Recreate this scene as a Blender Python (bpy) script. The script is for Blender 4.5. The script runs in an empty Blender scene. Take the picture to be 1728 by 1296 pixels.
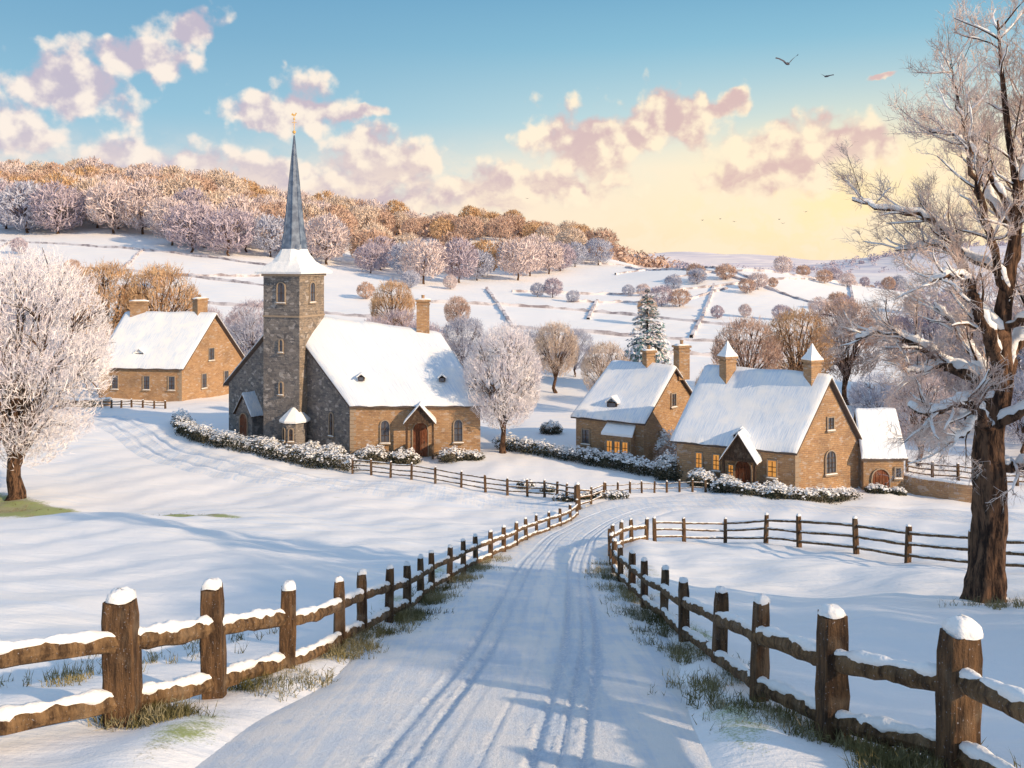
import bpy, math, random, bmesh
import numpy as np
from mathutils import Vector
rnd=random.Random(7); rs=np.random.RandomState(11)
sc=bpy.context.scene; COL=sc.collection
sc.view_settings.view_transform='Standard'; sc.view_settings.look='None'; sc.view_settings.exposure=0
CAMZ=13.0
# ---------------------------------------------------------------- camera
cd=bpy.data.cameras.new("camera"); cam=bpy.data.objects.new("camera",cd); COL.objects.link(cam)
cam.location=(0,0,CAMZ); cam.rotation_euler=(math.radians(90),0,0)
cd.sensor_width=36; cd.lens=36*1500/1728; cd.shift_y=-208/1728; cd.clip_end=9000; cd.clip_start=0.1
sc.camera=cam
# ---------------------------------------------------------------- node helpers
class NT:
    def __init__(s,nt): s.nt=nt; s.n=nt.nodes; s.l=nt.links
    def new(s,t,**k):
        n=s.n.new(t)
        for a,b in k.items(): setattr(n,a,b)
        return n
    def set(s,sock,v):
        if isinstance(v,bpy.types.NodeSocket): s.l.new(v,sock)
        else: sock.default_value=v
    def m(s,op,a,b=None,c=None,clamp=False):
        n=s.new('ShaderNodeMath',operation=op,use_clamp=clamp)
        s.set(n.inputs[0],a)
        if b is not None: s.set(n.inputs[1],b)
        if c is not None: s.set(n.inputs[2],c)
        return n.outputs[0]
    def mix(s,f,a,b):
        n=s.new('ShaderNodeMix',data_type='RGBA')
        s.set(n.inputs[0],f); s.set(n.inputs[6],a if isinstance(a,bpy.types.NodeSocket) else (*a,1)); s.set(n.inputs[7],b if isinstance(b,bpy.types.NodeSocket) else (*b,1))
        return n.outputs[2]
    def noise(s,v,scale,detail=3,rough=.55):
        n=s.new('ShaderNodeTexNoise'); s.l.new(v,n.inputs['Vector']); n.inputs['Scale'].default_value=scale
        n.inputs['Detail'].default_value=detail; n.inputs['Roughness'].default_value=rough
        return n.outputs[0]
    def ss(s,v,a,b):
        n=s.new('ShaderNodeMapRange',interpolation_type='SMOOTHSTEP'); s.set(n.inputs[0],v)
        n.inputs[1].default_value=a; n.inputs[2].default_value=b; return n.outputs[0]
    def scale(s,v,xyz):
        n=s.new('ShaderNodeVectorMath',operation='MULTIPLY'); s.l.new(v,n.inputs[0]); n.inputs[1].default_value=xyz; return n.outputs[0]
def mat(name,fn,rough=.8,spec=.2):
    m=bpy.data.materials.new(name); m.use_nodes=True; N=NT(m.node_tree)
    b=m.node_tree.nodes['Principled BSDF']; b.inputs['Roughness'].default_value=rough; b.inputs['Specular IOR Level'].default_value=spec
    geo=N.new('ShaderNodeNewGeometry'); tc=N.new('ShaderNodeTexCoord')
    col,bump,bs,bd=fn(N,geo.outputs['Position'],tc,geo,b)
    N.set(b.inputs['Base Color'],col if isinstance(col,bpy.types.NodeSocket) else (*col,1))
    if bump is not None:
        bn=N.new('ShaderNodeBump'); bn.inputs['Strength'].default_value=bs; bn.inputs['Distance'].default_value=bd
        N.l.new(bump,bn.inputs['Height']); N.l.new(bn.outputs[0],b.inputs['Normal'])
    return m
def f_snow(N,P,tc,geo,b):
    n1=N.noise(P,1.3,3); n2=N.noise(P,14,3)
    h=N.m('ADD',N.m('MULTIPLY',n1,1.2),N.m('MULTIPLY',n2,.3))
    return N.mix(n1,(.86,.87,.89),(.95,.92,.89)),h,.6,.12
SNOW=mat("snow",f_snow,.6)
def f_roofsnow(N,P,tc,geo,b):
    uv=tc.outputs['UV']
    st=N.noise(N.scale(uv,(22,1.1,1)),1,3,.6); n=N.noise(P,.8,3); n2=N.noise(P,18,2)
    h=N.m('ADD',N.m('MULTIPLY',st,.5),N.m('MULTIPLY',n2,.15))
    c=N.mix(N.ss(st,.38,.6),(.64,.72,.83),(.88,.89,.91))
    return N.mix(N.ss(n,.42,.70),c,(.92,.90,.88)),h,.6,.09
RSNOW=mat("roof_snow",f_roofsnow,.6)
def f_ground(N,P,tc,geo,b):
    at=N.new('ShaderNodeAttribute',attribute_name='grass').outputs['Fac']
    fa=N.new('ShaderNodeAttribute',attribute_name='far_haze').outputs['Fac']
    n0=N.noise(P,.12,3); n1=N.noise(P,.9,4); n2=N.noise(P,6,4); n3=N.noise(P,34,3,.7)
    wind=N.noise(N.scale(P,(.35,1.6,1)),1,5,.6)
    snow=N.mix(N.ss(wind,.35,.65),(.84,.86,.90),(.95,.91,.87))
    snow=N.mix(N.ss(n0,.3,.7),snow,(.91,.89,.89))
    g=N.mix(n2,(.15,.15,.05),(.42,.38,.18)); g=N.mix(N.ss(n1,.38,.56),g,(.28,.33,.07))
    thr=N.m('ADD',N.m('MULTIPLY',n3,.6),N.m('ADD',N.m('MULTIPLY',n2,.35),N.m('MULTIPLY',n1,.5)))
    f=N.ss(N.m('SUBTRACT',N.m('ADD',at,thr),1.15),.0,.25)
    f=N.m('MULTIPLY',f,N.m('MULTIPLY',N.ss(at,.02,.2),.9))
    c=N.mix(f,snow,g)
    haze_tint=N.mix(N.ss(N.noise(N.scale(P,(.010,.022,1)),1,5),.38,.62),(.66,.59,.66),(.94,.83,.78))  # distance haze painted into the base colour of the far hills
    c=N.mix(fa,c,haze_tint)
    h=N.m('ADD',N.m('MULTIPLY',wind,.9),N.m('ADD',N.m('MULTIPLY',n2,.2),N.m('MULTIPLY',n3,.09)))
    return c,h,.5,.15
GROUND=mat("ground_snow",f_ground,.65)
def f_road(N,P,tc,geo,b):
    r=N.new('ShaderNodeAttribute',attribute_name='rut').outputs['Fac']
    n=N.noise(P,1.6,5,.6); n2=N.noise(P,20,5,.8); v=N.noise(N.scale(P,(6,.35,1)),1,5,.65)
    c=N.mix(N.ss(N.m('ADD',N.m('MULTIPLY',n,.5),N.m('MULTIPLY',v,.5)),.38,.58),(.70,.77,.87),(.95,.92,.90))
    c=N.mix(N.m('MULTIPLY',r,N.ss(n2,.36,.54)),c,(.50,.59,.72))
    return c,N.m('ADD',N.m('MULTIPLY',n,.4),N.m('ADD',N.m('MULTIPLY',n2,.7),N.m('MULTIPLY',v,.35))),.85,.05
ROAD=mat("road_snow",f_road,.45,.35)
def stone(name,c1,c2,c3,mortar,rub=False):
    def f(N,P,tc,geo,b):
        uv=tc.outputs['UV']
        w=N.new('ShaderNodeVectorMath',operation='ADD'); N.l.new(uv,w.inputs[0])
        nn=N.new('ShaderNodeTexNoise'); N.l.new(P,nn.inputs['Vector']); nn.inputs['Scale'].default_value=2.2; nn.inputs['Detail'].default_value=1
        sc_=N.new('ShaderNodeVectorMath',operation='SCALE'); N.l.new(nn.outputs['Color'],sc_.inputs[0]); sc_.inputs['Scale'].default_value=.22 if rub else .08
        N.l.new(sc_.outputs[0],w.inputs[1])
        br=N.new('ShaderNodeTexBrick'); N.l.new(w.outputs[0],br.inputs['Vector'])
        br.inputs['Color1'].default_value=(*c1,1); br.inputs['Color2'].default_value=(*c2,1); br.inputs['Mortar'].default_value=(*mortar,1)
        br.inputs['Scale'].default_value=1; br.inputs['Mortar Size'].default_value=.02 if rub else .012; br.inputs['Brick Width'].default_value=.34 if rub else .27; br.inputs['Row Height'].default_value=.17 if rub else .115; br.inputs['Bias'].default_value=0
        vo=N.new('ShaderNodeTexVoronoi'); N.l.new(N.scale(uv,(3.4,5.2,1) if rub else (4,8.5,1)),vo.inputs['Vector']); vo.inputs['Scale'].default_value=1
        sp=N.new('ShaderNodeSeparateColor'); N.l.new(vo.outputs['Color'],sp.inputs[0])
        c=N.mix(N.m('MULTIPLY',sp.outputs[0],.8 if rub else .45),br.outputs['Color'],c3)
        c=N.mix(N.m('MULTIPLY',N.ss(sp.outputs[1],.86,.94),.6 if rub else .45),c,(.55,.49,.45))
        n=N.noise(P,.8,4); c=N.mix(N.m('MULTIPLY',N.ss(n,.42,.75),.35),c,(.10,.08,.07))
        fr=N.ss(N.noise(P,9,3,.7),.60,.70); c=N.mix(N.m('MULTIPLY',fr,.4),c,(.72,.70,.70))
        return c,N.m('ADD',N.m('MULTIPLY',br.outputs['Fac'],-1.0),N.m('MULTIPLY',N.noise(P,9,4),1.2 if rub else .7)),.8,.05 if rub else .025
    return mat(name,f,.85)
STONE=stone("warm_stone",(.46,.27,.14),(.35,.20,.11),(.54,.36,.20),(.27,.18,.12))
STONED=stone("grey_rubble_stone",(.19,.175,.17),(.12,.115,.12),(.30,.26,.23),(.11,.105,.11),True)
STONET=stone("tower_stone",(.27,.21,.16),(.16,.14,.125),(.36,.28,.21),(.14,.125,.115),True)
def f_wood(c1,c2):
    def f(N,P,tc,geo,b):
        n=N.noise(N.scale(P,(14,14,2.2)),1,5,.65); n2=N.noise(P,3,2); n3=N.noise(P,45,2)
        c=N.mix(N.ss(n,.3,.7),c1,c2); c=N.mix(N.m('MULTIPLY',N.ss(n2,.5,.75),.4),c,(.26,.20,.14))
        fr=N.ss(n3,.64,.76); c=N.mix(N.m('MULTIPLY',fr,.3),c,(.7,.72,.8))
        return c,N.m('ADD',n,N.m('MULTIPLY',n3,.2)),1.0,.045
    return f
WOOD=mat("weathered_wood",f_wood((.03,.018,.012),(.16,.09,.045)),.85)
WOODR=mat("rail_wood",f_wood((.045,.026,.015),(.23,.14,.07)),.85)
DOORW=mat("door_wood",f_wood((.10,.03,.015),(.26,.09,.04)),.6)
TIMBER=mat("dark_timber",f_wood((.04,.025,.018),(.11,.065,.04)),.8)
def f_bark(N,P,tc,geo,b):
    v=N.noise(N.scale(P,(9,9,1.6)),1,4,.7); n=N.noise(P,3,3)
    c=N.mix(N.ss(v,.38,.62),(.025,.015,.012),(.18,.10,.06))
    sp=N.new('ShaderNodeSeparateXYZ'); N.l.new(geo.outputs['Normal'],sp.inputs[0])
    f=N.ss(N.m('ADD',sp.outputs[2],N.m('MULTIPLY',N.m('SUBTRACT',n,.5),1.2)),.56,.68)
    return N.mix(f,c,(.88,.88,.90)),v,1.0,.09
BARK=mat("bark_with_snow",f_bark,.9)
def frost(name,low,high,tip):
    def f(N,P,tc,geo,b):
        n=N.noise(P,.7,2)
        n2=N.noise(P,3,1)
        c=N.mix(N.ss(n,.35,.65),low,high); c=N.mix(N.m('MULTIPLY',N.ss(n2,.45,.7),.6),c,tip)
        return c,None,0,0
    return mat(name,f,.95,.05)
F_WHITE=frost("frost_white",(.78,.73,.77),(.90,.85,.85),(.95,.92,.91))
F_PINK=frost("frost_pink",(.56,.46,.47),(.78,.66,.63),(.90,.81,.77))
F_TWIG=frost("frost_rosy_twigs",(.50,.37,.32),(.76,.61,.53),(.92,.84,.79))
F_GOLD=frost("frost_gold",(.42,.25,.14),(.72,.49,.29),(.87,.68,.48))
F_MAUVE=frost("frost_mauve",(.38,.33,.41),(.58,.50,.55),(.76,.66,.68))
F_BLUE=frost("frost_blue",(.37,.39,.49),(.54,.55,.64),(.72,.71,.77))
F_COPPER=frost("frost_copper",(.42,.28,.23),(.68,.48,.37),(.84,.67,.56))
F_CREAM=frost("frost_cream",(.52,.41,.35),(.80,.65,.53),(.92,.82,.72))
LEAF=frost("dark_leaf",(.03,.04,.03),(.10,.09,.06),(.20,.17,.13))
CONIF=frost("conifer_green",(.10,.19,.19),(.20,.33,.33),(.42,.53,.55))
GRASSM=frost("dry_grass",(.08,.08,.03),(.26,.22,.10),(.50,.44,.32))
LEADM=mat("spire_slate",lambda N,P,tc,geo,b:(N.mix(N.ss(N.noise(P,2.2,4),.35,.7),(.08,.11,.17),(.20,.25,.33)),N.noise(P,8,2),.3,.02),.45,.45)
TILE=mat("roof_tile",lambda N,P,tc,geo,b:(N.mix(N.noise(P,4,3),(.06,.045,.04),(.15,.11,.09)),None,0,0),.8)
GLASS=mat("dark_glass",lambda N,P,tc,geo,b:(N.mix(N.noise(P,3,2),(.03,.035,.05),(.12,.13,.16)),None,0,0),.12,.6)
def f_lit(N,P,tc,geo,b):
    n=N.noise(P,4,2); c=N.mix(n,(.55,.13,.02),(1,.52,.11)); N.l.new(c,b.inputs['Emission Color']); b.inputs['Emission Strength'].default_value=.75
    return (.35,.17,.06),None,0,0
LIT=mat("lamplit_glass",f_lit,.4)
GOLD=mat("gilt_metal",lambda N,P,tc,geo,b:(N.mix(N.noise(P,9,2),(.55,.30,.06),(.8,.5,.15)),None,0,0),.35,.8)
IRON=mat("iron",lambda N,P,tc,geo,b:(N.mix(N.noise(P,20,2),(.03,.03,.03),(.08,.07,.06)),None,0,0),.5,.5)
BIRD=mat("bird_feather",lambda N,P,tc,geo,b:(N.mix(N.noise(P,6,2),(.05,.05,.07),(.14,.13,.15)),None,0,0),.8)
BLIND=mat("cut_stone",lambda N,P,tc,geo,b:(N.mix(N.noise(P,5,3),(.28,.21,.15),(.40,.31,.23)),N.noise(P,20,2),.4,.01),.8)
WALLM=mat("field_wall",lambda N,P,tc,geo,b:(N.mix(N.ss(N.noise(P,.5,4),.35,.6),(.30,.26,.28),(.72,.68,.70)),None,0,0),.9)
# ---------------------------------------------------------------- mesh helpers
def box_uv(me):
    uvl=me.uv_layers.new(name="UVMap")
    nv=len(me.vertices); co=np.empty(nv*3); me.vertices.foreach_get('co',co); co=co.reshape(-1,3)
    for p in me.polygons:
        n=p.normal
        t=Vector((-n.y,n.x,0))
        if t.length<.05: t=Vector((1,0,0))
        t.normalize(); b=n.cross(t)
        if abs(n.z)<.3: b=Vector((0,0,1))
        for li in p.loop_indices:
            c=Vector(co[me.loops[li].vertex_index]); uvl.data[li].uv=(c.dot(t),c.dot(b))
def mk(name,v,f,mats,base=(0,0,0),parent=None,smooth=False,uv=False,mi=None):
    v=np.asarray(v,dtype=float)-np.asarray(base,dtype=float)
    me=bpy.data.meshes.new(name); me.from_pydata(v.tolist(),[],[tuple(int(i) for i in a) for a in f] if not isinstance(f,np.ndarray) else f.tolist())
    for m in (mats if isinstance(mats,(list,tuple)) else [mats]): me.materials.append(m)
    if mi is not None: me.polygons.foreach_set('material_index',np.asarray(mi,dtype=np.int32))
    if smooth: me.polygons.foreach_set('use_smooth',np.ones(len(me.polygons),dtype=bool))
    me.update()
    if uv: box_uv(me)
    o=bpy.data.objects.new(name,me); COL.objects.link(o)
    if parent is not None: o.parent=parent
    else: o.location=base
    return o
class Thing:
    def __init__(s,name,label,cat,base,group=None):
        s.base=tuple(float(a) for a in base); s.o=bpy.data.objects.new(name,None); COL.objects.link(s.o); s.o.location=s.base
        s.o.empty_display_size=.3; s.o["label"]=label; s.o["category"]=cat
        if group: s.o["group"]=group
    def add(s,name,v,f,mats,parent=None,**k): return mk(name,v,f,mats,s.base,parent or s.o,**k)
def meta(o,label,cat,group=None,kind=None):
    o["label"]=label; o["category"]=cat
    if group:o["group"]=group
    if kind:o["kind"]=kind
def join(parts):
    V=[];F=[];n=0
    for v,f in parts:
        v=np.asarray(v,dtype=float); V.append(v); F+= [tuple(i+n for i in a) for a in f]; n+=len(v)
    return np.vstack(V),F
def obox(c,ax,ay,az):
    c=np.array(c,float);ax=np.array(ax,float);ay=np.array(ay,float);az=np.array(az,float)
    v=[c+sx*ax+sy*ay+sz*az for sz in(-1,1) for sx,sy in((-1,-1),(1,-1),(1,1),(-1,1))]
    return np.array(v),[(3,2,1,0),(4,5,6,7),(0,1,5,4),(1,2,6,5),(2,3,7,6),(3,0,4,7)]
def tube(pts,rad,k=6,cap=True,lump=0,flat=None):
    pts=np.asarray(pts,float); n=len(pts); rad=np.broadcast_to(rad,(n,)).astype(float)
    T=np.gradient(pts,axis=0); T/=np.linalg.norm(T,axis=1)[:,None]+1e-9
    ref=np.array([0,0,1.0]) if abs(T[:,2]).mean()<.8 else np.array([1.0,0,0])
    U=np.cross(T,ref); U/=np.linalg.norm(U,axis=1)[:,None]+1e-9; W=np.cross(U,T)
    a=np.arange(k)*2*math.pi/k
    r=rad[:,None]*np.ones(k)[None,:]
    if lump: r=r*(1+lump*rs.uniform(-1,1,(n,k)))
    v=pts[:,None,:]+r[:,:,None]*(np.cos(a)[None,:,None]*U[:,None,:]+np.sin(a)[None,:,None]*W[:,None,:]*(flat or 1))
    f=[(i*k+j,i*k+(j+1)%k,(i+1)*k+(j+1)%k,(i+1)*k+j) for i in range(n-1) for j in range(k)]
    if cap: f+=[tuple(range(k-1,-1,-1)),tuple((n-1)*k+j for j in range(k))]
    return v.reshape(-1,3),f
# ---------------------------------------------------------------- terrain
RC=np.array([(-1.9,-6),(-1.2,2),(-.55,7.7),(.1,12.7),(.55,18.7),(1.2,26.4),(2.5,36),(4.6,43.5),(7.5,47),(12,47.2),(18,45.2),(25,43),(34,42)],float)
LC=np.array([(-60,78),(-46,78),(-36,75.5),(-29.5,69),(-23.5,61),(-16,54.8),(-8,51.2),(-2,48.5),(3.4,45.5)],float)
def spline(P,n):
    P=np.vstack([2*P[0]-P[1],P,2*P[-1]-P[-2]]); out=[]
    m=len(P)-3
    for q in np.linspace(0,m-1e-6,n):
        i=int(q);t=q-i;a,b,c,d=P[i:i+4]
        out.append(.5*((2*b)+(-a+c)*t+(2*a-5*b+4*c-d)*t*t+(-a+3*b-3*c+d)*t**3))
    return np.array(out)
RS=spline(RC,260)
def dist_poly(x,y,S):
    d=np.full(x.shape,1e9)
    for p in S: d=np.minimum(d,(x-p[0])**2+(y-p[1])**2)
    return np.sqrt(d)
def sstep(a,b,x):
    t=np.clip((x-a)/(b-a),0,1); return t*t*(3-2*t)
ZX=[-700,-300,-184,-110,-60,-35,0,40,75,150,400,900]; ZV=[50,45,39,32,26.5,24,21,13.8,6.5,-1,-3,0]
def H0(x,y):
    x=np.asarray(x,float);y=np.asarray(y,float)
    a=2.6+.235*y; b=13.2+0*y; k=.7
    d=-k*np.logaddexp(-a/k,-b/k)
    h=13-d
    t=np.clip((y-86)/234,0,1.0); ramp=t*(1-.25*np.exp(-t*6))
    zr=np.interp(x+ 6*np.sin(y*.03),ZX,ZV)
    back=1-.85*sstep(330,640,y)
    h=h+zr*ramp*back+1.9*sstep(100,260,y)*np.sin(x*.05+y*.025)
    h+= 4.5*np.exp(-((y-190-.35*x)/28)**2)*sstep(15,60,x)*(1-sstep(130,230,x))
    h+= 9*np.exp(-((y-400+.35*x)/50)**2)*sstep(110,240,x)*(1-sstep(600,900,x))
    h+= 31*np.exp(-((y-800+.3*x)/110)**2)*sstep(130,430,x)*(.9+.1*np.sin(x*.02))
    h+= 16*np.exp(-((y-980-.2*x)/120)**2)*(1-sstep(140,420,x))*sstep(-900,-200,x)
    h+= 27*np.exp(-((y-1500)/180)**2)*(.55+.45*np.sin(x*.0075-.6))*sstep(-500,200,x)
    h+= 46*np.exp(-((y-2700)/300)**2)*(.60+.30*np.sin(x*.0042+1.4)+.1*np.sin(x*.011))
    return h
def H(x,y,rough=True):
    x=np.asarray(x,float);y=np.asarray(y,float); h=H0(x,y)
    nr=1-sstep(60,110,y)*.4
    n=.16*np.sin(.31*x+.5*np.sin(.2*y)+1)*np.sin(.23*y+.3)+.09*np.sin(.8*x+.6*y)+.04*np.sin(1.7*x-1.1*y+2)
    w=sstep(2.0,6.0,np.abs(x-np.interp(y,RC[:8,1],RC[:8,0])))
    h=h+n*w*nr
    h=h+ .8*np.exp(-((x+14)/9)**2-((y-33)/10)**2)+.22*np.exp(-((x-8.9)/2.6)**2-((y-16.4)/3)**2)
    return h
def Hs(x,y): return float(H(np.array([x]),np.array([y]))[0])
ys=np.concatenate([np.linspace(-40,4,24),np.geomspace(4.3,4200,520)])
ss=np.linspace(-1,1,480); ss=np.sign(ss)*(np.abs(ss)**1.35)
YY,SS=np.meshgrid(ys,ss,indexing='ij'); XX=SS*(26+1.15*np.abs(YY))
ZZ=H(XX,YY)
near=(YY<75)&(YY>-12)
dr=np.full(XX.shape,99.0); dr[near]=dist_poly(XX[near],YY[near],RS)
ZZ-=.07*(1-sstep(1.9,2.5,dr))
bank=np.exp(-((dr-2.75)/.45)**2); ZZ+=.12*bank*(.6+.4*np.sin(YY*2.1+XX))
micro=.03*np.sin(3.1*XX+1.3*np.sin(2.3*YY))*np.sin(2.7*YY+np.sin(1.9*XX)); ZZ+=micro*(YY<60)*sstep(2.4,3.4,dr)
nr_,nc=XX.shape
V=np.stack([XX,YY,ZZ],-1).reshape(-1,3); I=np.arange(nr_*nc).reshape(nr_,nc)
F=np.stack([I[:-1,:-1],I[:-1,1:],I[1:,1:],I[1:,:-1]],-1).reshape(-1,4)
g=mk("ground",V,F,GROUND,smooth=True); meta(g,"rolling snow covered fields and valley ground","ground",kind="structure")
gr=np.zeros(XX.shape)
gr=np.maximum(gr,.56*np.exp(-((dr-2.65)/.5)**2)*sstep(33,22,YY)*(.75+.25*np.sin(YY*1.3+XX)))
wg=np.interp(XX,[-40,-26,-18,-11],[3.0,2.6,1.7,.6]); gr=np.maximum(gr,1.0*np.exp(-((YY-(45.6-(XX+26)*.58))/wg)**2)*sstep(-8,-14,XX))
gr=np.maximum(gr,.46*np.exp(-((YY-(54-.45*(XX+24)))/.35)**2)*((XX<-3)&(XX>-24)))
def att(o,name,a):
    t=o.data.attributes.new(name,'FLOAT','POINT'); t.data.foreach_set('value',a.reshape(-1).astype(np.float32))
att(g,'grass',gr); att(g,'far_haze',sstep(280,800,YY)*.94)
def ribbon(name,S,half,ruts,lift,label,depth=.045,crumb=0):
    n=len(S); T=np.gradient(S,axis=0); T/=np.linalg.norm(T,axis=1)[:,None]; Nn=np.stack([T[:,1],-T[:,0]],1)
    q=np.linspace(-1,1,150); o=q[None,:]*half[:,None]
    X=S[:,0:1]+Nn[:,0:1]*o; Y=S[:,1:2]+Nn[:,1:2]*o; Z=H(X,Y)
    L=np.concatenate([[0],np.cumsum(np.linalg.norm(np.diff(S,axis=0),axis=1))])[:,None]
    ru=np.zeros_like(X); ridge=np.zeros_like(X)
    for c,w,a,ph in ruts:
        cc=c+.045*np.sin(L*.16+ph)+.012*np.sin(L*.6+ph*2); aa=a*(.65+.35*np.sin(L*.45+ph*5+1)*np.sin(L*.21+ph)); ww=w*(1+.25*np.sin(L*1.1+ph*3))
        ru=np.maximum(ru,aa*np.exp(-((o-cc)/ww)**4))
        ridge+=aa*(np.exp(-((o-cc-1.6*w)/(.5*w))**2)+np.exp(-((o-cc+1.6*w)/(.5*w))**2))
    e=1-np.abs(q)[None,:]**6
    band=np.exp(-((np.abs(o-.9)-.0)/.45)**2)+np.exp(-((o+.5)/.42)**2)
    noise=.003*rs.uniform(-1,1,X.shape)+crumb*rs.uniform(-1,1,X.shape)*np.clip(.35*band+ridge,0,1)
    Z=Z+lift*e-.05*(1-e)-depth*ru-.018*band*(crumb>0)+depth*.3*ridge+noise*e+.012*np.sin(L*.7+o)*e*(1-np.abs(q)[None,:])
    V=np.stack([X,Y,Z],-1).reshape(-1,3); I=np.arange(X.size).reshape(X.shape)
    F=np.stack([I[:-1,:-1],I[:-1,1:],I[1:,1:],I[1:,:-1]],-1).reshape(-1,4)
    r=mk(name,V,F,ROAD,smooth=True); meta(r,label,"road",kind="structure"); att(r,'rut',np.clip(ru+.35*band*(crumb>0),0,1))
RD=spline(RC,1900); half=np.interp(RD[:,1],[0,12,20,30,45],[2.35,2.35,2.15,2.0,2.3])+.12*np.sin(np.linspace(0,80,1900))
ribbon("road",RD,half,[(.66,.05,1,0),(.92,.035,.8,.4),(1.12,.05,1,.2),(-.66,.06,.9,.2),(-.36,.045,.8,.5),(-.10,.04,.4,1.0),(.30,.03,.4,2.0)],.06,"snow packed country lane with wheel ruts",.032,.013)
LD=spline(LC,600); ribbon("lane",LD,np.full(600,1.8),[(.7,.2,1,0),(-.7,.2,1,.3)],.09,"snowy side lane with two wheel tracks",.13)
# ---------------------------------------------------------------- fences
def fence(label,pts,hts,wid,rails=(.36,.84),snow=True,cat="fence",group="split rail wooden fences",rr=.055):
    p0=pts[0]; T=Thing("wooden_fence",label,cat,(p0[0],p0[1],Hs(*p0)),group)
    tops=[]
    for i,(x,y) in enumerate(pts):
        z=Hs(x,y); h=hts[i]; w=wid[i]; tl=(rnd.uniform(-.05,.05),rnd.uniform(-.03,.03)); an=rnd.uniform(-.18,.18)+.12
        ca,sa=math.cos(an),math.sin(an); V=[]
        nz=9; prof=[(-1,-.72),(-.86,-.86),(0,-.9),(.86,-.86),(1,-.72),(1,.72),(.86,.86),(0,.8),(-.86,.86),(-1,.72)]; m_=len(prof)
        jit=[rnd.uniform(-.05,.05) for _ in prof]
        for k in range(nz):
            t=k/(nz-1); zz=z-.3+t*(h+.3); s=w*.5*(1+.12*(1-t))*(1+rnd.uniform(-.04,.04))
            if k==nz-1: s*=.9
            for (a,b),jj in zip(prof,jit):
                jx=a*s*(1+jj+rnd.uniform(-.04,.04)); jy=b*s*(1+jj+rnd.uniform(-.04,.04))
                V.append((x+jx*ca-jy*sa+tl[0]*t*h,y+jx*sa+jy*ca+tl[1]*t*h,zz+(rnd.uniform(-.025,.02) if k==nz-1 else 0)))
        F=[(k*m_+j,k*m_+(j+1)%m_,(k+1)*m_+(j+1)%m_,(k+1)*m_+j) for k in range(nz-1) for j in range(m_)]+[tuple((nz-1)*m_+j for j in range(m_)),tuple(range(m_-1,-1,-1))]
        po=T.add("post",V,F,WOOD)
        if snow and (i<4 or rnd.random()<.85):
            V=[];F=[];n1=7;n2=14; sn=w*.47
            hh=w*rnd.uniform(.32,.5); ox,oy=rnd.uniform(-.06,.06)*w,rnd.uniform(-.06,.06)*w; pt=rnd.uniform(.7,1.15)
            for a in range(n1):
                ph=a/(n1-1)*math.pi/2*1.12-.19
                for b in range(n2):
                    th=b/n2*2*math.pi; sq=1/max(abs(math.cos(th-an)),abs(math.sin(th-an)))**.7; r=sn*max(0,math.cos(ph))**pt*sq*(1+rnd.uniform(-.09,.09))
                    V.append((x+tl[0]*h+ox+r*math.cos(th),y+tl[1]*h+oy+r*math.sin(th)*.92,z+h+.012+hh*math.sin(ph)+rnd.uniform(-.01,.01)))
            F=[(a*n2+b,a*n2+(b+1)%n2,(a+1)*n2+(b+1)%n2,(a+1)*n2+b) for a in range(n1-1) for b in range(n2)]+[tuple((n1-1)*n2+b for b in range(n2))]
            T.add("snow_cap",V,F,SNOW,parent=po,smooth=True)
        tops.append((x,y,z,h))
    for i in range(len(tops)-1):
        a=tops[i];b=tops[i+1]; sag=rnd.uniform(-.03,.02)
        for q in rails:
            P=[];n=12
            za=a[2]+a[3]*(1-q)+rnd.uniform(-.03,.03);zb=b[2]+b[3]*(1-q)+rnd.uniform(-.03,.03)
            for k in range(n):
                t=k/(n-1); t2=-.03+1.06*t
                P.append((a[0]+(b[0]-a[0])*t2,a[1]+(b[1]-a[1])*t2,za+(zb-za)*t2+sag*math.sin(math.pi*t)+rnd.uniform(-.008,.008)))
            r=rr*(a[3]+b[3])/2/1.15
            v,f=tube(P,np.full(n,r)*np.array([.8]+[1]*(n-2)+[.8])*rs.uniform(.92,1.08,n),8,True,.10,1.15)
            ro=T.add("rail",v,f,WOODR,smooth=False)
            if snow:
                P2=[];R2=[]; ph=rnd.uniform(0,6); m=34
                for k in range(m):
                    t=.03+.94*k/(m-1); u=-.03+1.06*t
                    P2.append((a[0]+(b[0]-a[0])*u,a[1]+(b[1]-a[1])*u,za+(zb-za)*u+sag*math.sin(math.pi*t)+r*.95))
                    R2.append(r*max(.3,(.76+.18*math.sin(t*13+ph)+.12*math.sin(t*37+ph)+rnd.uniform(-.08,.08)))*(1 if 0<k<m-1 else .5))
                v,f=tube(P2,R2,9,True,.09,.8); T.add("snow",v,f,SNOW,parent=ro,smooth=True)
    return T
LF=[(-5.0,8.0),(-3.96,9.1),(-3.36,10.05),(-2.85,11.2),(-2.5,12.9),(-2.32,13.8),(-2.1,15.1),(-1.88,16),(-1.78,17.4),(-1.7,18.75),(-1.45,20.4),(-1.2,22),(-.95,23.6),(-.6,25.2),(-.25,27),(.12,29.2),(.5,31.4),(.95,33.8),(1.5,36.2),(2.1,38.6),(2.7,41),(3.2,43.5)]
fence("weathered split rail fence topped with snow beside the lane",LF,[1.25,1.25,1.28,1.12,.98,.98,.92,.88,.86,.84]+[.8]*12,[.29,.29,.23,.19,.14,.15,.13,.13,.12,.12]+[.12]*12,rr=.082)
RF=[(3.75,5.6),(3.68,7.35),(3.02,8.4),(2.72,9.8),(2.66,11.5),(2.60,13.4),(2.58,15.2),(2.5,16.8),(2.5,18.6),(2.5,20.4),(2.56,22.2),(2.7,24),(2.9,26.2),(3.2,28.2),(3.7,30),(4.2,31.2),(4.8,31.8)]
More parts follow.
